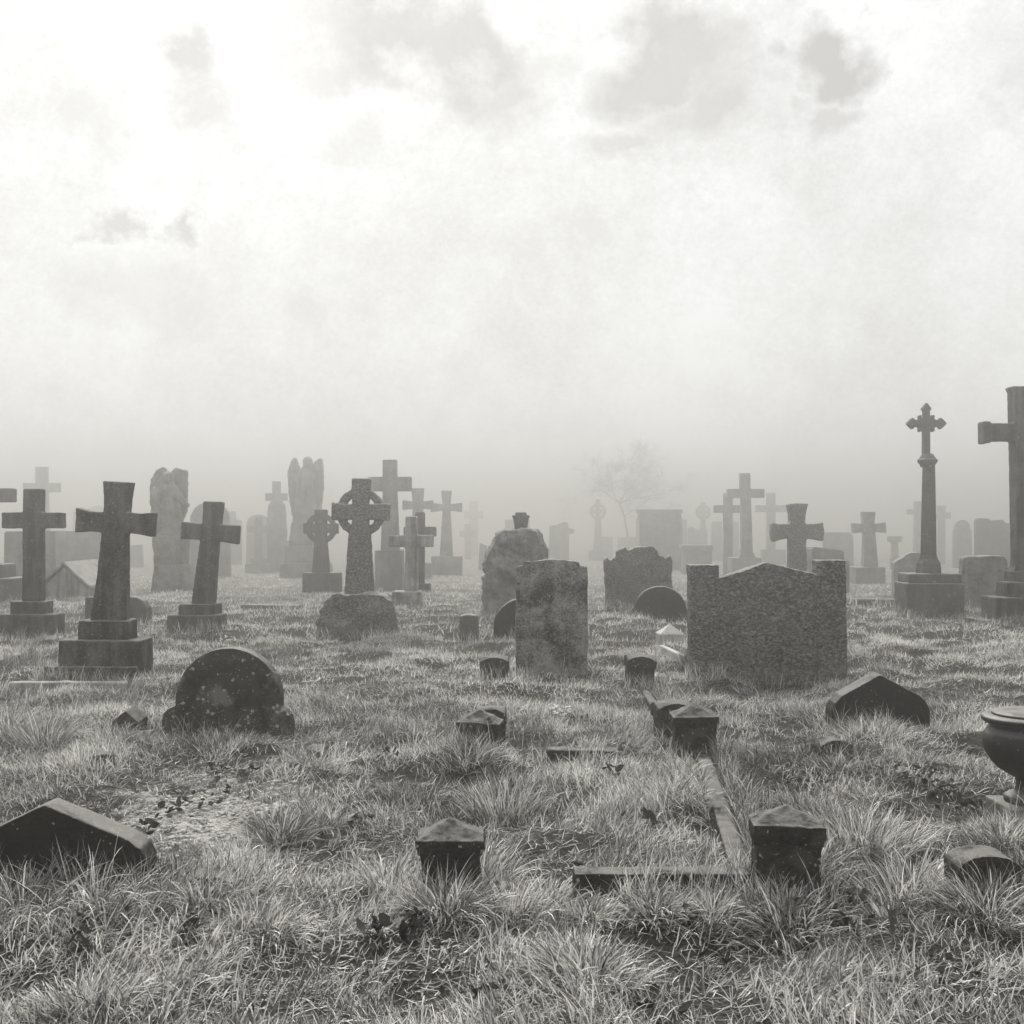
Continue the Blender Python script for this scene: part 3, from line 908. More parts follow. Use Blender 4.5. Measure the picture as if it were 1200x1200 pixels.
# bird-bath shaped pedestal far right
Yp = depth(665)
t = empty('bird_bath', (PX(1048.5, Yp), Yp, 0), 'faint T-shaped stone basin on a pillar, between the small flared cross and column cross', 'basin')
kk = Yp / F
bm = bmesh.new()
lathe(bm, [(6 * kk, -bur(Yp)), (6 * kk, PZ(655, Yp)), (4.5 * kk, PZ(650, Yp)), (4.2 * kk, PZ(635, Yp))], 0, 0, 16)
build('pillar', bm, M['distant'], t, shade=False)
bm = bmesh.new()
lathe(bm, [(4.5 * kk, PZ(636, Yp)), (8.2 * kk, PZ(634.5, Yp)), (8.8 * kk, PZ(632, Yp)), (8.8 * kk, PZ(628.5, Yp)), (7.2 * kk, PZ(628.5, Yp)), (5.5 * kk, PZ(630.5, Yp))], 0, 0, 20)
build('bowl', bm, M['distant'], t)

# ================================================================== GROUND
_perm = rng.permutation(512)
_val = rng.random((64, 64))


def vnoise(x, y, s):
    x = np.asarray(x, float) / s + 113.7
    y = np.asarray(y, float) / s + 71.3
    xi, yi = np.floor(x).astype(int), np.floor(y).astype(int)
    fx, fy = x - xi, y - yi
    fx, fy = fx * fx * (3 - 2 * fx), fy * fy * (3 - 2 * fy)
    k = int(s * 977) % 61
    g = lambda a, b: _val[(a * 7 + b * 13 + k) % 64, (b * 5 + a * 3 + (a // 64) * 11 + (b // 64) * 17 + k) % 64]
    return (g(xi, yi) * (1 - fx) + g(xi + 1, yi) * fx) * (1 - fy) + (g(xi, yi + 1) * (1 - fx) + g(xi + 1, yi + 1) * fx) * fy


def bare(x, y):
    """1 in the gravel patch."""
    wob = 0.7 * (vnoise(x, y, 0.16) - 0.5) + 0.9 * (vnoise(x, y, 0.05) - 0.5)
    a = ((x + 1.36) / 0.47) ** 2 + ((y - 5.2) / 0.72) ** 2
    return np.clip((1.0 - a + wob * 1.6) * 1.6, 0, 1)


MOUNDS = [(527, 1052, .055, .22), (925, 1058, .035, .22), (800, 1062, .03, .16), (720, 1062, .03, .16), (60, 1060, .02, .25), (140, 1060, .025, .2), (1160, 1055, .06, .24),
          (558, 892, .07, .25), (818, 892, .05, .25), (577, 806, .05, .3), (751, 806, .05, .3), (980, 902, .04, .2), (1030, 856, .05, .35), (265, 864, .035, .4)]     # soil heaped against the stones


def ground(x, y):
    x, y = np.asarray(x, float), np.asarray(y, float)
    z = GZ + 0.05 * (vnoise(x, y, 1.3) - 0.5) + 0.115 * (vnoise(x, y, 0.38) - 0.5) + 0.03 * (vnoise(x, y, 0.14) - 0.5)
    for mx_, my_, mh_, mr_ in MOUNDS:
        Ym_ = F * H / (my_ - HY)
        z = z + mh_ * np.exp(-((x - PX(mx_, Ym_)) ** 2 + (y - Ym_) ** 2) / (mr_ * mr_))
    far = np.clip((np.hypot(x, y) - 14) / 30, 0, 1)
    return z * (1 - far) + far * (-0.05 + 0.16 * (vnoise(x, y, 6.0) - 0.5)) + bare(x, y) * (0.012 + 0.03 * (vnoise(x, y, 0.09) - 0.4)) - drop(y)


def spaced(a, b, fine, lo, hi, grow=1.18):
    c = list(np.arange(a, b, fine))
    st = fine
    v = c[-1]
    while v < hi:
        st *= grow
        v += st
        c.append(min(v, hi))
    st, v, pre = fine, a, []
    while v > lo:
        st *= grow
        v -= st
        pre.append(max(v, lo))
    return np.array(pre[::-1] + c)


xs = spaced(-6, 6, 0.06, -400, 400)
ys = spaced(1.2, 13, 0.06, -60, 420)
gx, gy = np.meshgrid(xs, ys)
co = np.stack([gx.ravel(), gy.ravel(), ground(gx, gy).ravel()], 1)
nx, ny = len(xs), len(ys)
idx = np.arange(nx * ny).reshape(ny, nx)
quads = np.stack([idx[:-1, :-1], idx[:-1, 1:], idx[1:, 1:], idx[1:, :-1]], -1).reshape(-1, 4)


def np_mesh(name, verts, loops, starts, totals, mat, smooth=True, attrs=()):
    me = bpy.data.meshes.new(name)
    me.vertices.add(len(verts))
    me.vertices.foreach_set('co', np.ascontiguousarray(verts, np.float32).ravel())
    me.loops.add(len(loops))
    me.loops.foreach_set('vertex_index', np.ascontiguousarray(loops, np.int32))
    me.polygons.add(len(starts))
    me.polygons.foreach_set('loop_start', np.ascontiguousarray(starts, np.int32))
    me.polygons.foreach_set('loop_total', np.ascontiguousarray(totals, np.int32))
    me.update(calc_edges=True)
    if smooth:
        me.polygons.foreach_set('use_smooth', np.ones(len(starts), bool))
    for an, arr in attrs:
        at = me.attributes.new(an, 'FLOAT', 'POINT')
        at.data.foreach_set('value', np.ascontiguousarray(arr, np.float32))
    me.materials.append(mat)
    me.validate()
    o = bpy.data.objects.new(name, me)
    COL.objects.link(o)
    return o


m, nt, out = new_mat('turf_soil')
L = nt.links.new
tc = N(nt, 'ShaderNodeTexCoord')
n1 = N(nt, 'ShaderNodeTexNoise', i_Scale=5.0, i_Detail=8.0, i_Roughness=0.75)
n2 = N(nt, 'ShaderNodeTexNoise', i_Scale=70.0, i_Detail=4.0, i_Roughness=0.7)
L(tc.outputs['Object'], n1.inputs[0])
L(tc.outputs['Object'], n2.inputs[0])
f = math_node(nt, 'ADD', math_node(nt, 'MULTIPLY', n1.outputs[0], 0.5), math_node(nt, 'MULTIPLY', n2.outputs[0], 0.5))
col = ramp(nt, f, 0.35, 0.7, tone(0.008), tone(0.07))
at = N(nt, 'ShaderNodeAttribute', attribute_name='bare')
col2 = ramp(nt, f, 0.38, 0.62, tone(0.16), tone(0.50))
col = mix(nt, at.outputs['Fac'], col, col2)
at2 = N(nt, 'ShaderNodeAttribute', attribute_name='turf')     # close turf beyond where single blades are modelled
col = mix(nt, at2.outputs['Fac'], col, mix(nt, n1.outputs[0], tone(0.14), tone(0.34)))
bp = N(nt, 'ShaderNodeBump', i_Strength=0.9, i_Distance=0.02)
L(f, bp.inputs['Height'])
pb = N(nt, 'ShaderNodeBsdfPrincipled', i_Roughness=1.0)
pb.inputs['Specular IOR Level'].default_value = 0.1
L(col, pb.inputs['Base Color'])
L(bp.outputs[0], pb.inputs['Normal'])
L(pb.outputs[0], out.inputs[0])
M['soil'] = m
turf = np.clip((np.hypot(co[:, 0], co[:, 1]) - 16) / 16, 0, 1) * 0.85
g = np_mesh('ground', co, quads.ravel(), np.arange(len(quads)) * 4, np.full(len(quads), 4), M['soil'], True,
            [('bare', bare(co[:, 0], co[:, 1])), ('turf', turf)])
g['kind'] = 'structure'

# every stone has settled a little its own way
for o in COL.objects:
    if o.parent is None and o.get('category') in ('kerb post', 'headstone', 'stone', 'cross', 'celtic cross'):
        k = 0.022 if o['category'] in ('kerb post', 'stone') else 0.010
        o.rotation_euler.x += random.gauss(0, k)
        o.rotation_euler.y += random.gauss(0, k * (1.0 if k > .015 else 0.5))
        if k > .015:
            o.rotation_euler.z += random.gauss(0, 0.05)

# ------------------------------------------------------------------ footprints (no blades inside the stones)
bpy.context.view_layer.update()
foot = []
for o in list(COL.objects):
    if o.type != 'MESH' or o.name == 'ground':
        continue
    n = len(o.data.vertices)
    v = np.empty(n * 3, np.float32)
    o.data.vertices.foreach_get('co', v)
    v = v.reshape(-1, 3)
    low = v[v[:, 2] < 0.08 - drop(o.matrix_world.translation.y)]
    if len(low) < 3:
        continue
    mw = o.matrix_world
    foot.append((low[:, 0].min(), low[:, 0].max(), low[:, 1].min(), low[:, 1].max(), np.array(mw.inverted())))


def blocked(x, y, pad=0.0):
    r = np.zeros(len(x), bool)
    for x0, x1, y0, y1, mi in foot:
        lx = mi[0, 0] * x + mi[0, 1] * y + mi[0, 3]
        ly = mi[1, 0] * x + mi[1, 1] * y + mi[1, 3]
        r |= (lx > x0 - pad) & (lx < x1 + pad) & (ly > y0 - pad) & (ly < y1 + pad)
    return r


# ------------------------------------------------------------------ GRASS
VERT, LOOPS, STARTS, TOT, TINT = [], [], [], [], []
vcount = 0
lcount = 0


def blades(x, y, length, az, lean, curl, width, tint, seg):
    """Tapered bent blades rooted on the ground."""
    global vcount, lcount
    ok = ~blocked(x, y, 0.004)
    x, y, length, az, lean, curl, width, tint = [np.asarray(a)[ok] for a in (x, y, length, az, lean, curl, width, tint)]
    n = len(x)
    if n == 0:
        return
    z = ground(x, y) - 0.008
    s = np.linspace(0, 1, seg + 1)
    th = lean[:, None] + curl[:, None] * (s[None, :] ** 1.3)
    step = length[:, None] / seg
    dr = np.sin(th) * step
    dz = np.cos(th) * step
    r = np.concatenate([np.zeros((n, 1)), np.cumsum((dr[:, :-1] + dr[:, 1:]) / 2, 1)], 1)
    h = np.concatenate([np.zeros((n, 1)), np.cumsum((dz[:, :-1] + dz[:, 1:]) / 2, 1)], 1)
    sway = (rng.random(n)[:, None] - 0.5) * 0.5 * s[None, :] ** 2 * length[:, None]
    ca, sa = np.cos(az)[:, None], np.sin(az)[:, None]
    px = x[:, None] + r * ca - sway * sa
    py = y[:, None] + r * sa + sway * ca
    pz = np.maximum(z[:, None] + h, (ground(px, py) + 0.004) if seg >= 3 else -1)
    tw = rng.random(n) * 2.2 - 1.1
    wd = az + math.pi / 2 + tw
    w = width[:, None] * 0.5 * (1 - s[None, :] ** 2.2) * (0.75 + 0.5 * np.minimum(1, s[None, :] * 3))
    wx, wy = np.cos(wd)[:, None] * w, np.sin(wd)[:, None] * w
    A = np.stack([px - wx, py - wy, pz], -1)[:, :-1]
    B = np.stack([px + wx, py + wy, pz + w * 0.3], -1)[:, :-1]
    T = np.stack([px[:, -1], py[:, -1], pz[:, -1]], -1)[:, None]
    V = np.concatenate([A, B, T], 1)            # seg A, seg B, tip
    per = 2 * seg + 1
    base = (np.arange(n) * per + vcount)[:, None]
    k = np.arange(seg - 1)
    q = np.stack([k, seg + k, seg + k + 1, k + 1], -1).ravel()
    loops = np.concatenate([np.tile(q, (n, 1)) if seg > 1 else np.zeros((n, 0), int), np.tile([seg - 1, 2 * seg - 1, 2 * seg], (n, 1))], 1) + base
    tot = np.tile(np.array([4] * (seg - 1) + [3]), n)
    st = np.concatenate([[0], np.cumsum(tot)[:-1]]) + lcount
    # single blades differ: straw beside dark growth; all paler farther off, darker close by
    pick = rng.random(n)
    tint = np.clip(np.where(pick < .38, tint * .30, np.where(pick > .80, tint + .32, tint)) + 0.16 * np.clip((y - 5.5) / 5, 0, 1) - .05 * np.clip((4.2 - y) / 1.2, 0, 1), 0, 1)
    VERT.append(V.reshape(-1, 3))
    LOOPS.append(loops.ravel())
    STARTS.append(st)
    TOT.append(tot)
    TINT.append(np.repeat(tint, per))
    vcount += n * per
    lcount += int(tot.sum())


def scatter(y0, y1, dens, side=2.2):
    wmax = 0.43 * y1 + side
    n = rng.poisson((y1 - y0) * 2 * wmax * dens)
    x = rng.uniform(-wmax, wmax, n)
    y = rng.uniform(y0, y1, n)
    k = np.abs(x) < 0.43 * y + side
    return x[k], y[k]


def tone_field(x, y):
    return 0.50 + 0.50 * (vnoise(x, y, 0.9) - 0.5) + 0.75 * (vnoise(x, y, 0.28) - 0.5)


def comb(x, y):
    """Lie of the grass: whorls a foot or two across."""
    return 6.28 * (vnoise(x, y, 0.8) * 1.6 + 0.5 * vnoise(x, y, 0.25))


def tuft_zone(y0, y1, dens, nb, seg, lmul=1.0, wmul=1.0, side=2.2):
    x, y = scatter(y0, y1, dens, side)
    big = vnoise(x, y, 0.55) * 0.3 + vnoise(x, y, 0.38) * 0.4 + vnoise(x, y, 0.2) * 0.3
    keep = (rng.random(len(x)) < 2.6 * (big - 0.24)) & (bare(x, y) < 0.35)
    x, y, big = x[keep], y[keep], big[keep]
    cnt = rng.poisson(nb * (0.5 + big))
    ti = np.repeat(np.arange(len(x)), cnt)
    n = len(ti)
    rad = (0.03 + 0.09 * big)[ti] * np.sqrt(rng.random(n)) * (1 + 0.5 * (wmul - 1))
    a = rng.random(n) * 6.283
    tl = (0.05 + 0.10 * big ** 1.5 + 0.03 * rng.random(len(x))) * lmul
    ln = tl[ti] * (0.45 + 0.75 * rng.random(n))
    cdir = comb(x, y)[ti]
    mixd = rng.random(n)
    az = np.where(mixd < 0.3, a, cdir + rng.normal(0, 0.8, n))
    lean = np.abs(rng.normal(0.35, 0.40, n)) + 3 * rad
    curl = np.abs(rng.normal(0.80, 0.75, n))
    tint = np.clip(tone_field(x, y)[ti] + rng.normal(0, 0.17, n) + rng.normal(0, 0.08, len(x))[ti], 0, 1)
    wdt = rng.uniform(0.0022, 0.0048, n) * wmul
    blades(x[ti] + rad * np.cos(a), y[ti] + rad * np.sin(a), ln, az, lean, curl, wdt, tint, seg)


def under_zone(y0, y1, dens, seg, lmul=1.0, wmul=1.0, side=2.2):
    x, y = scatter(y0, y1, dens, side)
    gap = vnoise(x, y, 0.33) * 0.25 + vnoise(x, y, 0.38) * 0.35 + vnoise(x, y, 0.11) * 0.4      # thin in the hollows
    bb = bare(x, y)
    k = (rng.random(len(x)) < np.clip(3.4 * (gap - 0.36), 0.02, 1)) & (rng.random(len(x)) > bb * 0.80)
    x, y, gap, bb = x[k], y[k], gap[k], bb[k]
    n = len(x)
    az = np.where(rng.random(n) < 0.45, rng.random(n) * 6.283, comb(x, y) + rng.normal(0, 0.6, n))
    ln = (0.03 + 0.055 * rng.random(n)) * lmul * (0.7 + 0.7 * gap) * (1 - 0.6 * bb)
    tint = np.clip(tone_field(x, y) + rng.normal(0, 0.19, n), 0, 1)
    blades(x, y, ln, az, np.abs(rng.normal(0.5, 0.4, n)), np.abs(rng.normal(0.7, 0.5, n)), rng.uniform(0.002, 0.0042, n) * wmul, tint, seg)


def tussock(px, py, rad_px, nb, length, tint=0.5, upright=1.0, curl=0.8, zshift=0.0):
    """A named big clump where the photograph has one: photo pixels of its root."""
    Y = depth(py)
    X = PX(px, Y)
    R = rad_px * Y / F
    n = nb
    a = rng.random(n) * 6.283
    rr = np.sqrt(rng.random(n)) * R
    x, y = X + rr * np.cos(a), Y + rr * np.sin(a) * 0.8
    lean = np.abs(rng.normal(0.15, 0.2, n)) / upright + 0.75 * rr / R / upright
    az = a + rng.normal(0, 0.5, n)
    ln = length * (0.5 + 0.6 * rng.random(n))
    tn = np.clip(tint + rng.normal(0, 0.2, n), 0, 1)
    blades(x, y, ln, az, lean, np.abs(rng.normal(curl, 0.5, n)), rng.uniform(0.0026, 0.0052, n), tn, 6)




def thatch(y0, y1, dens, wmul):
    """Flattened old blades that cover the soil between the tufts."""
    x, y = scatter(y0, y1, dens)
    k = rng.random(len(x)) > bare(x, y)
    x, y = x[k], y[k]
    n = len(x)
    blades(x, y, rng.uniform(.03, .09, n), rng.random(n) * 6.283, rng.uniform(1.0, 1.5, n), rng.normal(.1, .3, n), rng.uniform(.002, .005, n) * wmul,
           np.clip(rng.normal(.12, .16, n), 0, 1), 3)


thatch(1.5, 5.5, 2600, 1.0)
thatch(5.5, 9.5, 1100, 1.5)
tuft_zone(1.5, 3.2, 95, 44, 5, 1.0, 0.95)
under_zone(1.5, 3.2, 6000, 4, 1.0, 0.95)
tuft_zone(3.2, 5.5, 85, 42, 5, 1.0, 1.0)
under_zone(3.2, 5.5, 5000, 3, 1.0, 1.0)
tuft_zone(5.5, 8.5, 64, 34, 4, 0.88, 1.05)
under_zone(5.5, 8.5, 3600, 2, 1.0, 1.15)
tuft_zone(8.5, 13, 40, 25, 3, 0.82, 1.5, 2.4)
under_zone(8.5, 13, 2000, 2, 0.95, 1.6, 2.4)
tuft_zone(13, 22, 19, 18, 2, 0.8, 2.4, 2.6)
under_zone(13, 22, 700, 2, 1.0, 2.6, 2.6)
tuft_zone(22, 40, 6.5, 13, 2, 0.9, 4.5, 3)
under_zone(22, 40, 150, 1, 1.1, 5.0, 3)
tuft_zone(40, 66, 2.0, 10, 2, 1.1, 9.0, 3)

for a in [
    (1010, 990, 62, 900, 0.22, 0.55, 1.3, 0.6), (1060, 1030, 55, 500, 0.18, 0.6, 1.1, 0.8), (955, 1010, 30, 260, 0.18, 0.5, 1.0, 0.9),
    (590, 940, 40, 520, 0.22, 0.5, 1.7, 0.5), (560, 1010, 42, 420, 0.2, 0.55, 1.3, 0.8), (455, 1020, 40, 420, 0.17, 0.6, 1.0, 0.9),
    (600, 1060, 45, 420, 0.17, 0.6, 1.1, 0.9), (690, 1130, 60, 600, 0.15, 0.55, 1.0, 0.9), (520, 1065, 30, 260, 0.17, 0.62, 1.0, 1.0),
    (30, 1068, 56, 170, 0.24, 0.75, 1.2, 1.6), (110, 1066, 50, 150, 0.24, 0.75, 1.2, 1.6), (165, 1062, 26, 100, 0.19, 0.6, 1.0, 1.3),
    (100, 1160, 60, 500, 0.13, 0.65, 1.0, 0.8), (300, 1080, 50, 420, 0.14, 0.6, 0.9, 1.0), (330, 960, 36, 380, 0.15, 0.4, 1.2, 0.8),
    (375, 950, 30, 260, 0.14, 0.35, 1.0, 0.9), (830, 905, 20, 240, 0.17, 0.45, 1.3, 0.7), (790, 940, 40, 360, 0.17, 0.5, 1.0, 0.9),
    (850, 960, 26, 240, 0.14, 0.55, 1.0, 0.9), (1090, 880, 34, 300, 0.15, 0.4, 0.9, 1.0), (1020, 860, 44, 300, 0.14, 0.5, 1.1, 0.9),
    (930, 1075, 60, 340, 0.14, 0.55, 0.9, 1.0), (1160, 1050, 50, 320, 0.16, 0.5, 1.0, 0.9), (725, 860, 30, 200, 0.14, 0.3, 1.1, 0.9),
    (50, 860, 34, 420, 0.26, 0.35, 1.2, 0.8), (5, 850, 30, 380, 0.26, 0.45, 1.2, 0.8), (160, 868, 26, 160, 0.14, 0.3, 0.8, 1.2), (380, 868, 26, 160, 0.15, 0.3, 1.0, 1.0),
    (900, 805, 40, 200, 0.13, 0.35, 1.2, 0.8), (620, 795, 30, 120, 0.13, 0.5, 1.2, 0.8), (545, 895, 26, 200, 0.15, 0.5, 1.2, 0.8),
    (60, 805, 40, 200, 0.14, 0.5, 1.1, 0.9), (150, 800, 30, 160, 0.14, 0.5, 1.1, 0.9), (240, 745, 30, 90, 0.14, 0.5, 1.2, 0.8),
    (795, 905, 22, 260, 0.17, 0.5, 1.2, 1.0), (820, 925, 22, 280, 0.17, 0.55, 1.1, 1.0), (845, 950, 24, 260, 0.16, 0.55, 1.1, 1.0), (860, 985, 24, 240, 0.15, 0.55, 1.0, 1.0),
    (690, 1060, 30, 300, 0.12, 0.55, 0.9, 1.2), (765, 1062, 36, 340, 0.12, 0.5, 1.0, 1.1), (835, 1060, 36, 360, 0.13, 0.55, 1.0, 1.1), (645, 1040, 30, 420, 0.16, 0.55, 1.2, 0.9),
    (527, 1060, 46, 620, 0.17, 0.55, 1.1, 1.0), (925, 1064, 52, 620, 0.15, 0.5, 1.0, 1.1), (1158, 1062, 50, 700, 0.18, 0.5, 1.0, 1.1), (240, 1066, 40, 260, 0.11, 0.5, 1.0, 1.1),
    (1030, 862, 60, 420, 0.15, 0.4, 1.0, 1.0), (265, 866, 70, 420, 0.13, 0.35, 1.0, 1.0), (980, 905, 24, 200, 0.12, 0.5, 1.0, 1.0), (130, 870, 30, 260, 0.15, 0.4, 1.0, 1.0), (112, 905, 20, 160, 0.12, 0.5, 1.0, 1.0),
    (367, 902, 22, 200, 0.13, 0.5, 1.0, 1.0), (555, 895, 30, 240, 0.14, 0.5, 1.1, 1.0), (815, 893, 26, 180, 0.12, 0.5, 1.1, 1.0), (690, 890, 50, 420, 0.13, 0.4, 1.0, 1.0),
    (1175, 985, 24, 160, 0.15, 0.6, 1.1, 0.9), (720, 1040, 40, 300, 0.15, 0.6, 0.9, 1.0), (230, 1060, 36, 280, 0.15, 0.5, 1.0, 0.9),
]:
    tussock(*a)

# longer blades where no mower reaches, along the feet of the stones
for x0, x1, y0, y1, mi in foot:
    W = np.linalg.inv(mi)
    cx_, cy_ = W[0, 3], W[1, 3]
    if cy_ > 19:
        continue
    per = (x1 - x0) + (y1 - y0)
    zf = max(1.0, cy_ / 5.0)
    n = int(per * 620 / zf ** 0.9)
    front = rng.random(n) < 0.72
    u = rng.random(n)
    gap_ = np.abs(rng.normal(0, 0.055, n)) + 0.008
    sd_ = np.where(rng.random(n) < .5, x0 - gap_, x1 + gap_)
    lx = np.where(front, x0 - .04 + u * (x1 - x0 + .08), sd_)
    ly = np.where(front, y0 - gap_, y0 + u * (y1 - y0))
    wx_ = W[0, 0] * lx + W[0, 1] * ly + cx_
    wy_ = W[1, 0] * lx + W[1, 1] * ly + cy_
    cl = vnoise(wx_, wy_, 0.13)
    kp = rng.random(n) < np.clip(0.25 + 2.0 * (cl - .3), .05, 1)
    wx_, wy_, cl = wx_[kp], wy_[kp], cl[kp]
    n = len(wx_)
    ln = (0.08 + 0.14 * cl) * (0.6 + 0.6 * rng.random(n))
    blades(wx_, wy_, ln, rng.random(n) * 6.283, np.abs(rng.normal(.2, .22, n)), np.abs(rng.normal(.7, .5, n)),
           rng.uniform(.0022, .0046, n) * max(1, zf * .7), np.clip(tone_field(wx_, wy_) + rng.normal(-.04, .2, n), 0, 1), 5 if cy_ < 6 else 3)

m, nt, out = new_mat('grass_blades')
L = nt.links.new
at = N(nt, 'ShaderNodeAttribute', attribute_name='tint')
r = nt.nodes.new('ShaderNodeValToRGB')
els = r.color_ramp.elements
els[0].position, els[0].color = 0.0, (*tone(0.012), 1)
els[1].position, els[1].color = 1.0, (*tone(0.9), 1)
e = els.new(0.45)
e.color = (*tone(0.40), 1)
L(at.outputs['Fac'], r.inputs[0])
df = N(nt, 'ShaderNodeBsdfDiffuse')
tr = N(nt, 'ShaderNodeBsdfTranslucent')
gl = N(nt, 'ShaderNodeBsdfGlossy', i_Roughness=0.42)
for n_ in (df, tr):
    L(r.outputs[0], n_.inputs['Color'])
gl.inputs['Color'].default_value = (0.8, 0.8, 0.78, 1)
mx = N(nt, 'ShaderNodeMixShader')
mx.inputs[0].default_value = 0.30
L(df.outputs[0], mx.inputs[1])
L(tr.outputs[0], mx.inputs[2])
mx2 = N(nt, 'ShaderNodeMixShader')
mx2.inputs[0].default_value = 0.045
L(mx.outputs[0], mx2.inputs[1])
L(gl.outputs[0], mx2.inputs[2])
L(mx2.outputs[0], out.inputs[0])
M['grass'] = m
gr = np_mesh('grass', np.concatenate(VERT), np.concatenate(LOOPS), np.concatenate(STARTS), np.concatenate(TOT), M['grass'], True, [('tint', np.concatenate(TINT))])
tag(gr, 'long uneven pale grass covering the whole graveyard', 'grass')
gr['kind'] = 'stuff'
print('grass faces', len(gr.data.polygons))


# ------------------------------------------------------------------ gravel and dead leaves
def lumps(name, label, cat, pts, sizes, mat, flat=0.6):
    bm0 = bmesh.new()
    bmesh.ops.create_icosphere(bm0, subdivisions=1, radius=1)
    bv = np.array([v.co[:] for v in bm0.verts])
    bf = np.array([[v.index for v in f.verts] for f in bm0.faces])
    bm0.free()
    n = len(pts)
    sc = sizes[:, None, None] * rng.uniform(0.6, 1.3, (n, 1, 3)) * np.array([1, 1, flat])
    V = bv[None] * sc * rng.uniform(0.75, 1.2, (n, len(bv), 1)) + pts[:, None, :]
    Fc = bf[None] + (np.arange(n) * len(bv))[:, None, None]
    nf = n * len(bf)
    o = np_mesh(name, V.reshape(-1, 3), Fc.ravel(), np.arange(nf) * 3, np.full(nf, 3), mat, False)
    tag(o, label, cat)
    o['kind'] = 'stuff'
    return o


x = rng.uniform(-2.0, -0.7, 26000)
y = rng.uniform(4.2, 6.1, 26000)
k = (rng.random(len(x)) < bare(x, y) * 0.55) & ~blocked(x, y)
x, y = x[k], y[k]
sz = 0.0025 + 0.013 * rng.random(len(x)) ** 3
M['gravel'] = stone('gravel_chips', 0.20, 0.62, 30, bump=0.3, bscale=90)
lumps('gravel', 'bare patch of pale gravel chips and moss in the grass', 'gravel', np.stack([x, y, ground(x, y) + 0.001], 1), sz, M['gravel'])

m, nt, out = new_mat('dead_leaf')
n1 = N(nt, 'ShaderNodeTexNoise', i_Scale=14.0, i_Detail=4.0)
tc = N(nt, 'ShaderNodeTexCoord')
nt.links.new(tc.outputs['Object'], n1.inputs[0])
pb = N(nt, 'ShaderNodeBsdfPrincipled', i_Roughness=0.9)
nt.links.new(ramp(nt, n1.outputs[0], 0.35, 0.75, tone(0.012), tone(0.07)), pb.inputs['Base Color'])
nt.links.new(pb.outputs[0], out.inputs[0])
M['leaf'] = m
VL, FL = [], []
spots = [(985, 1075, 26, 16), (1110, 915, 26, 16), (1140, 930, 20, 10), (1120, 940, 26, 10), (960, 1060, 30, 8), (1000, 1050, 22, 8), (100, 1100, 30, 10), (225, 1095, 16, 8), (445, 1085, 22, 12), (485, 1085, 18, 10), (420, 955, 18, 8), (450, 890, 14, 8), (850, 1090, 30, 8),
         (800, 1070, 24, 6), (1060, 905, 20, 8), (1085, 900, 22, 10), (1150, 868, 12, 6), (760, 975, 20, 8), (910, 915, 20, 6), (1110, 1060, 24, 8), (600, 930, 14, 6), (215, 945, 44, 16), (180, 965, 30, 8), (270, 930, 30, 8), (250, 905, 26, 10), (290, 910, 14, 8), (720, 915, 16, 6),
         (560, 1150, 40, 10), (40, 1140, 40, 8), (770, 1160, 60, 8), (1100, 1130, 60, 8), (1050, 1080, 30, 6), (960, 900, 14, 6), (690, 1000, 18, 4)]
cnt = 0
for px, py, rp, n in spots:
    Y = depth(py)
    for _ in range(int(n * 1.6)):
        X_, Y_ = PX(px + random.gauss(0, rp * .5), Y), Y + random.gauss(0, rp * Y / F * .6)
        if bool(blocked(np.array([X_]), np.array([Y_]), .02)[0]):
            continue
        Lf = random.uniform(0.02, 0.045)
        Wf = Lf * random.uniform(0.5, 0.8)
        rot = random.random() * 6.28
        tx, ty = random.gauss(0, .5), random.gauss(0, .5)
        cu = random.uniform(0.5, 1.6)
        z0 = float(ground(X_, Y_)) + random.uniform(0.01, 0.05)
        b0 = len(VL)
        for i in range(5):
            u = i / 4 - .5
            wv = Wf * (1 - (2 * u) ** 2 * 0.85) * .5 * random.uniform(.75, 1.2)
            for sgn in (-1, 0, 1):
                lx, ly = u * Lf, sgn * wv
                lz = cu * (abs(ly) * .8 + u * u * Lf)
                lz += lx * tx + ly * ty
                VL.append((X_ + lx * math.cos(rot) - ly * math.sin(rot), Y_ + lx * math.sin(rot) + ly * math.cos(rot), z0 + lz))
        for i in range(4):
            for j in range(2):
                a = b0 + i * 3 + j
                FL.append((a, a + 1, a + 4, a + 3))
o = np_mesh('leaf_litter', np.array(VL), np.array(FL).ravel(), np.arange(len(FL)) * 4, np.full(len(FL), 4), M['leaf'], True)
tag(o, 'dark curled dead leaves caught in the grass', 'leaves')
o['kind'] = 'stuff'

# ------------------------------------------------------------------ white flowers
m, nt, out = new_mat('white_petal')
pb = N(nt, 'ShaderNodeBsdfPrincipled', i_Roughness=0.6)
pb.inputs['Base Color'].default_value = (0.8, 0.8, 0.78, 1)
nt.links.new(pb.outputs[0], out.inputs[0])
M['petal'] = m


def flowers(label, px, py, zlist, stems=True):
    Y = depth(py)
    t = empty('flower_posy', (PX(px, Y), Y, 0), label, 'flowers')
    for dx, dy, zt in zlist:
        bm = bmesh.new()
        for i in range(6):
            ball(bm, (dx + random.gauss(0, .009), dy + random.gauss(0, .009), zt + random.gauss(0, .006)), random.uniform(.005, .010), 1, (1, 1, .7))
        f = build('flower', bm, M['petal'], t)
        bm = bmesh.new()
        lathe(bm, [(0.002, -0.1), (0.0015, zt - 0.002)], dx, dy, 5)
        build('stem', bm, M['grass'], f)


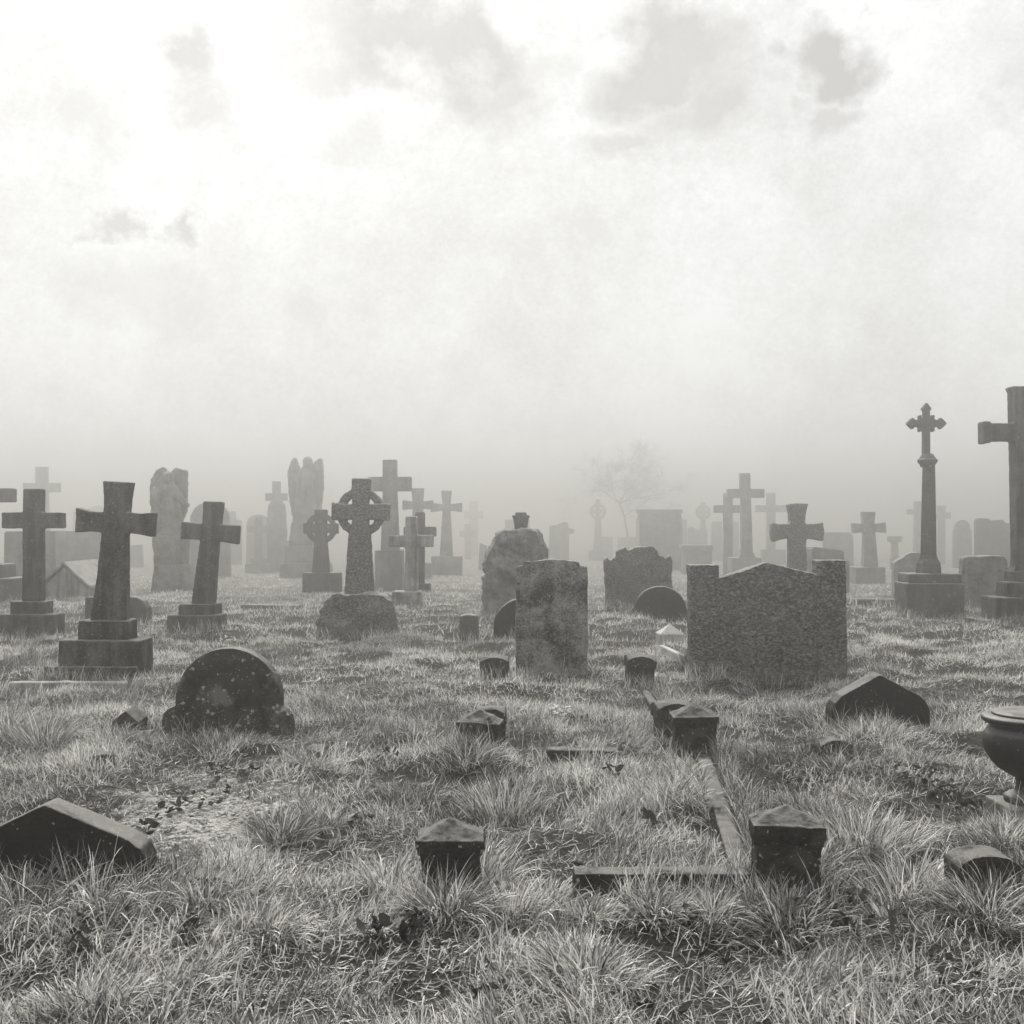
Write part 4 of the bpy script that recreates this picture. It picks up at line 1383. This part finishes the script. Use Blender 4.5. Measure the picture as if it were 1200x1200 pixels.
flowers('small posy of white flowers in grass behind the round-topped lichened headstone', 264, 768, [(-.03, 0, .155), (0.0, .03, .175), (.02, 0, .14), (.07, .02, .165), (-.05, .03, .13), (.09, .0, .14)])
flowers('low cluster of white blooms in grass in front of the blotched upright slab', 652, 836, [(-.06, 0, .012), (-.03, .05, .03), (-.01, -.02, .004), (.0, .08, .035), (.03, .02, .02), (.05, -.03, .0), (.07, .06, .03), (.09, .01, .012)])

# ------------------------------------------------------------------ bare tree in the fog
Yt = 84.0
t = empty('bare_tree', (PX(737, Yt), Yt, -float(drop(Yt))), 'faint small tree with a thin leaning trunk and twiggy crown in the fog', 'tree')
m, nt, out = new_mat('bark')
pb = N(nt, 'ShaderNodeBsdfPrincipled', i_Roughness=0.9)
n1 = N(nt, 'ShaderNodeTexNoise', i_Scale=9.0, i_Detail=5.0)
nt.links.new(ramp(nt, n1.outputs[0], 0.3, 0.7, tone(0.03), tone(0.09)), pb.inputs['Base Color'])
nt.links.new(pb.outputs[0], out.inputs[0])
M['bark'] = m


def tube(bm, pts, radii, seg=6):
    rings = []
    for i, p in enumerate(pts):
        d = (pts[min(i + 1, len(pts) - 1)] - pts[max(i - 1, 0)]).normalized()
        a = d.orthogonal().normalized()
        b = d.cross(a)
        rings.append([bm.verts.new(p + (a * math.cos(6.283 * k / seg) + b * math.sin(6.283 * k / seg)) * radii[i]) for k in range(seg)])
    for A, B in zip(rings, rings[1:]):
        for k in range(seg):
            l = (k + 1) % seg
            bm.faces.new((A[k], A[l], B[l], B[k]))


bt, bc = bmesh.new(), bmesh.new()
tr_pts = [Vector(p) for p in ((0.05, 0, -0.3), (0.0, 0, 0.3), (-0.06, 0.02, 0.9), (-0.16, 0.0, 1.45), (-0.32, 0.05, 1.9))]
tr_pts = [p * 2.0 for p in tr_pts]
tube(bt, tr_pts, [0.13, 0.105, 0.09, 0.08, 0.065], 10)


def grow(p, d, L_, r, lvl):
    pts, q = [p.copy()], p.copy()
    for i in range(4):
        d = (d + Vector((random.gauss(0, .2), random.gauss(0, .2), random.gauss(0.02, .16)))).normalized()
        q = q + d * L_ / 4
        pts.append(q.copy())
    tube(bt if lvl < 2 else bc, pts, [r * (1 - .15 * i) for i in range(5)], 5 if lvl < 2 else 3)
    if lvl < 5:
        for _ in range(3 if lvl < 3 else 6):
            k = random.randint(1, 4)
            nd = (d + Vector((random.gauss(0, .75), random.gauss(0, .75), random.gauss(0.05, .4)))).normalized()
            grow(pts[k], nd, L_ * random.uniform(.6, .8), max(r * .52, 0.004), lvl + 1)


for d in ((-.6, .2, .9), (.5, -.2, .9), (.9, .3, .45), (1.0, -.2, .25), (-.1, .5, 1.0), (-.9, -.3, .5)):
    grow(tr_pts[-1], Vector(d).normalized(), 2.1, 0.045, 0)
grow(tr_pts[-2], Vector((.8, 0, .6)).normalized(), 2.3, 0.042, 0)
build('trunk', bt, M['bark'], t, shade=True)
build('crown', bc, M['bark'], t, shade=False)

# ------------------------------------------------------------------ HAZE
bm = bmesh.new()
box(bm, -420, 420, -80, 440, -4.2, 6.0)
me = bpy.data.meshes.new('haze')
bmesh.ops.recalc_face_normals(bm, faces=bm.faces)
bm.to_mesh(me)
bm.free()
hz = bpy.data.objects.new('haze', me)
COL.objects.link(hz)
hz['kind'] = 'stuff'
m = bpy.data.materials.new('fog')
m.use_nodes = True
nt = m.node_tree
nt.nodes.clear()
out = nt.nodes.new('ShaderNodeOutputMaterial')
pv = nt.nodes.new('ShaderNodeVolumePrincipled')
pv.inputs['Color'].default_value = (0.80, 0.793, 0.775, 1)
pv.inputs['Density'].default_value = 0.0238
pv.inputs['Anisotropy'].default_value = 0.90
nt.links.new(pv.outputs[0], out.inputs['Volume'])
me.materials.append(m)

# ------------------------------------------------------------------ SKY, SUN
SUN_EL, SUN_AZ = math.radians(48), math.radians(-14)      # azimuth from +Y towards +X
w = bpy.data.worlds.new('World')
SC.world = w
w.use_nodes = True
nt = w.node_tree
nt.nodes.clear()
out = nt.nodes.new('ShaderNodeOutputWorld')
bg = nt.nodes.new('ShaderNodeBackground')
sky = nt.nodes.new('ShaderNodeTexSky')
sky.sky_type = 'NISHITA'
sky.sun_disc = False
sky.sun_elevation = SUN_EL
sky.sun_rotation = SUN_AZ
sky.dust_density = 4.0
hs = nt.nodes.new('ShaderNodeHueSaturation')
hs.inputs['Saturation'].default_value = 0.0
nt.links.new(sky.outputs[0], hs.inputs['Color'])
tc = nt.nodes.new('ShaderNodeTexCoord')
D_ = tc.outputs['Generated']
c1 = N(nt, 'ShaderNodeTexNoise', i_Scale=5.5, i_Detail=10.0, i_Roughness=0.62)
c2 = N(nt, 'ShaderNodeTexNoise', i_Scale=30.0, i_Detail=12.0, i_Roughness=0.85)
for c in (c1, c2):
    nt.links.new(D_, c.inputs[0])
base = math_node(nt, 'ADD', math_node(nt, 'MULTIPLY', c1.outputs[0], 0.6), math_node(nt, 'MULTIPLY', c2.outputs[0], 0.4))
c3 = N(nt, 'ShaderNodeTexNoise', i_Scale=260.0, i_Detail=3.0, i_Roughness=0.8)
nt.links.new(D_, c3.inputs[0])
base2 = math_node(nt, 'ADD', base, math_node(nt, 'MULTIPLY', math_node(nt, 'SUBTRACT', c3.outputs[0], 0.5), 0.2))
val = ramp(nt, base2, 0.38, 0.58, (0.76, 0.76, 0.75), (1.0, 1.012, 1.01))
# ragged grey clouds: (photo x, y, half width, half height, darkness)
warp = N(nt, 'ShaderNodeTexNoise', i_Scale=9.0, i_Detail=7.0, i_Roughness=0.6)
nt.links.new(D_, warp.inputs[0])
wv = N(nt, 'ShaderNodeVectorMath', operation='SUBTRACT')
wv.inputs[1].default_value = (0.5, 0.5, 0.5)
nt.links.new(warp.outputs['Color'], wv.inputs[0])
wsx = N(nt, 'ShaderNodeVectorMath', operation='SCALE')
wsx.inputs['Scale'].default_value = 0.20
nt.links.new(wv.outputs[0], wsx.inputs[0])
wd = N(nt, 'ShaderNodeVectorMath', operation='ADD')
nt.links.new(D_, wd.inputs[0])
nt.links.new(wsx.outputs[0], wd.inputs[1])
mask = None
for px, py, hw, hh, dk in [(500, 62, 150, 40, .9), (590, 95, 60, 50, .7), (790, 75, 110, 45, .9), (850, 130, 70, 55, .8), (965, 90, 48, 42, 1.0), (955, 165, 42, 30, .7), (760, 170, 50, 20, .6),
                           (205, 60, 36, 30, .8), (230, 110, 42, 36, .5), (80, 140, 60, 40, .35), (130, 280, 20, 16, .7), (182, 280, 20, 16, .7), (160, 370, 70, 50, .3), (400, 370, 40, 40, .3), (385, 170, 40, 26, .3), (1190, 130, 30, 60, .4)]:
    v = Vector(((px - 600) / F, 1.0, (HY - py) / F))
    ln = v.length
    v.normalize()
    sb = N(nt, 'ShaderNodeVectorMath', operation='SUBTRACT')
    sb.inputs[1].default_value = v
    nt.links.new(wd.outputs[0], sb.inputs[0])
    ml = N(nt, 'ShaderNodeVectorMath', operation='MULTIPLY')
    ml.inputs[1].default_value = (F * ln / hw, 1.0, F * ln / hh)
    nt.links.new(sb.outputs[0], ml.inputs[0])
    le = N(nt, 'ShaderNodeVectorMath', operation='LENGTH')
    nt.links.new(ml.outputs[0], le.inputs[0])
    rr = math_node(nt, 'MULTIPLY', ramp(nt, math_node(nt, 'MULTIPLY', le.outputs['Value'], 0.5), 0.20, 0.66, (1, 1, 1), (0, 0, 0)), dk)
    mask = rr if mask is None else math_node(nt, 'MAXIMUM', mask, rr)
grain = math_node(nt, 'ADD', 0.05, math_node(nt, 'MULTIPLY', base, 1.9))
mask = math_node(nt, 'MULTIPLY', mask, grain, True)
val = mix(nt, mask, val, (0.52, 0.515, 0.505))
ten = N(nt, 'ShaderNodeVectorMath', operation='SCALE')
ten.inputs['Scale'].default_value = 10.6
nt.links.new(val, ten.inputs[0])
bcol = mix(nt, 0.96, hs.outputs[0], ten.outputs[0])
nt.links.new(bcol, bg.inputs[0])
bg.inputs[1].default_value = 0.1
nt.links.new(bg.outputs[0], out.inputs[0])

sl = bpy.data.lights.new('sun', 'SUN')
sl.energy = 5.0
sl.angle = math.radians(14)
sl.color = (1.0, 0.97, 0.92)
so = bpy.data.objects.new('sun', sl)
COL.objects.link(so)
sd = Vector((math.sin(SUN_AZ) * math.cos(SUN_EL), math.cos(SUN_AZ) * math.cos(SUN_EL), math.sin(SUN_EL)))
so.rotation_euler = (-sd).to_track_quat('-Z', 'Y').to_euler()
so.location = (0, 0, 20)

# ------------------------------------------------------------------ CAMERA
cd = bpy.data.cameras.new('camera')
cd.sensor_width = 36
cd.sensor_fit = 'HORIZONTAL'
cd.lens = 36 * F / 1200
cd.shift_y = (HY - 600) / 1200
cd.clip_start = 0.05
cd.clip_end = 1000
co_ = bpy.data.objects.new('camera', cd)
COL.objects.link(co_)
co_.location = (0, 0, H)
co_.rotation_euler = (math.radians(90), 0, 0)
SC.camera = co_

SC.view_settings.view_transform = 'Standard'
SC.view_settings.look = 'None'
SC.view_settings.exposure = 0.0
SC.view_settings.gamma = 1.0
SC.render.engine = 'CYCLES'
cy = SC.cycles
cy.max_bounces = 6
cy.diffuse_bounces = 3
cy.glossy_bounces = 2
cy.transmission_bounces = 3
cy.volume_bounces = 4
cy.transparent_max_bounces = 8
cy.use_denoising = True
cy.denoiser = 'OPENIMAGEDENOISE'
cy.use_adaptive_sampling = True
cy.adaptive_threshold = 0.01
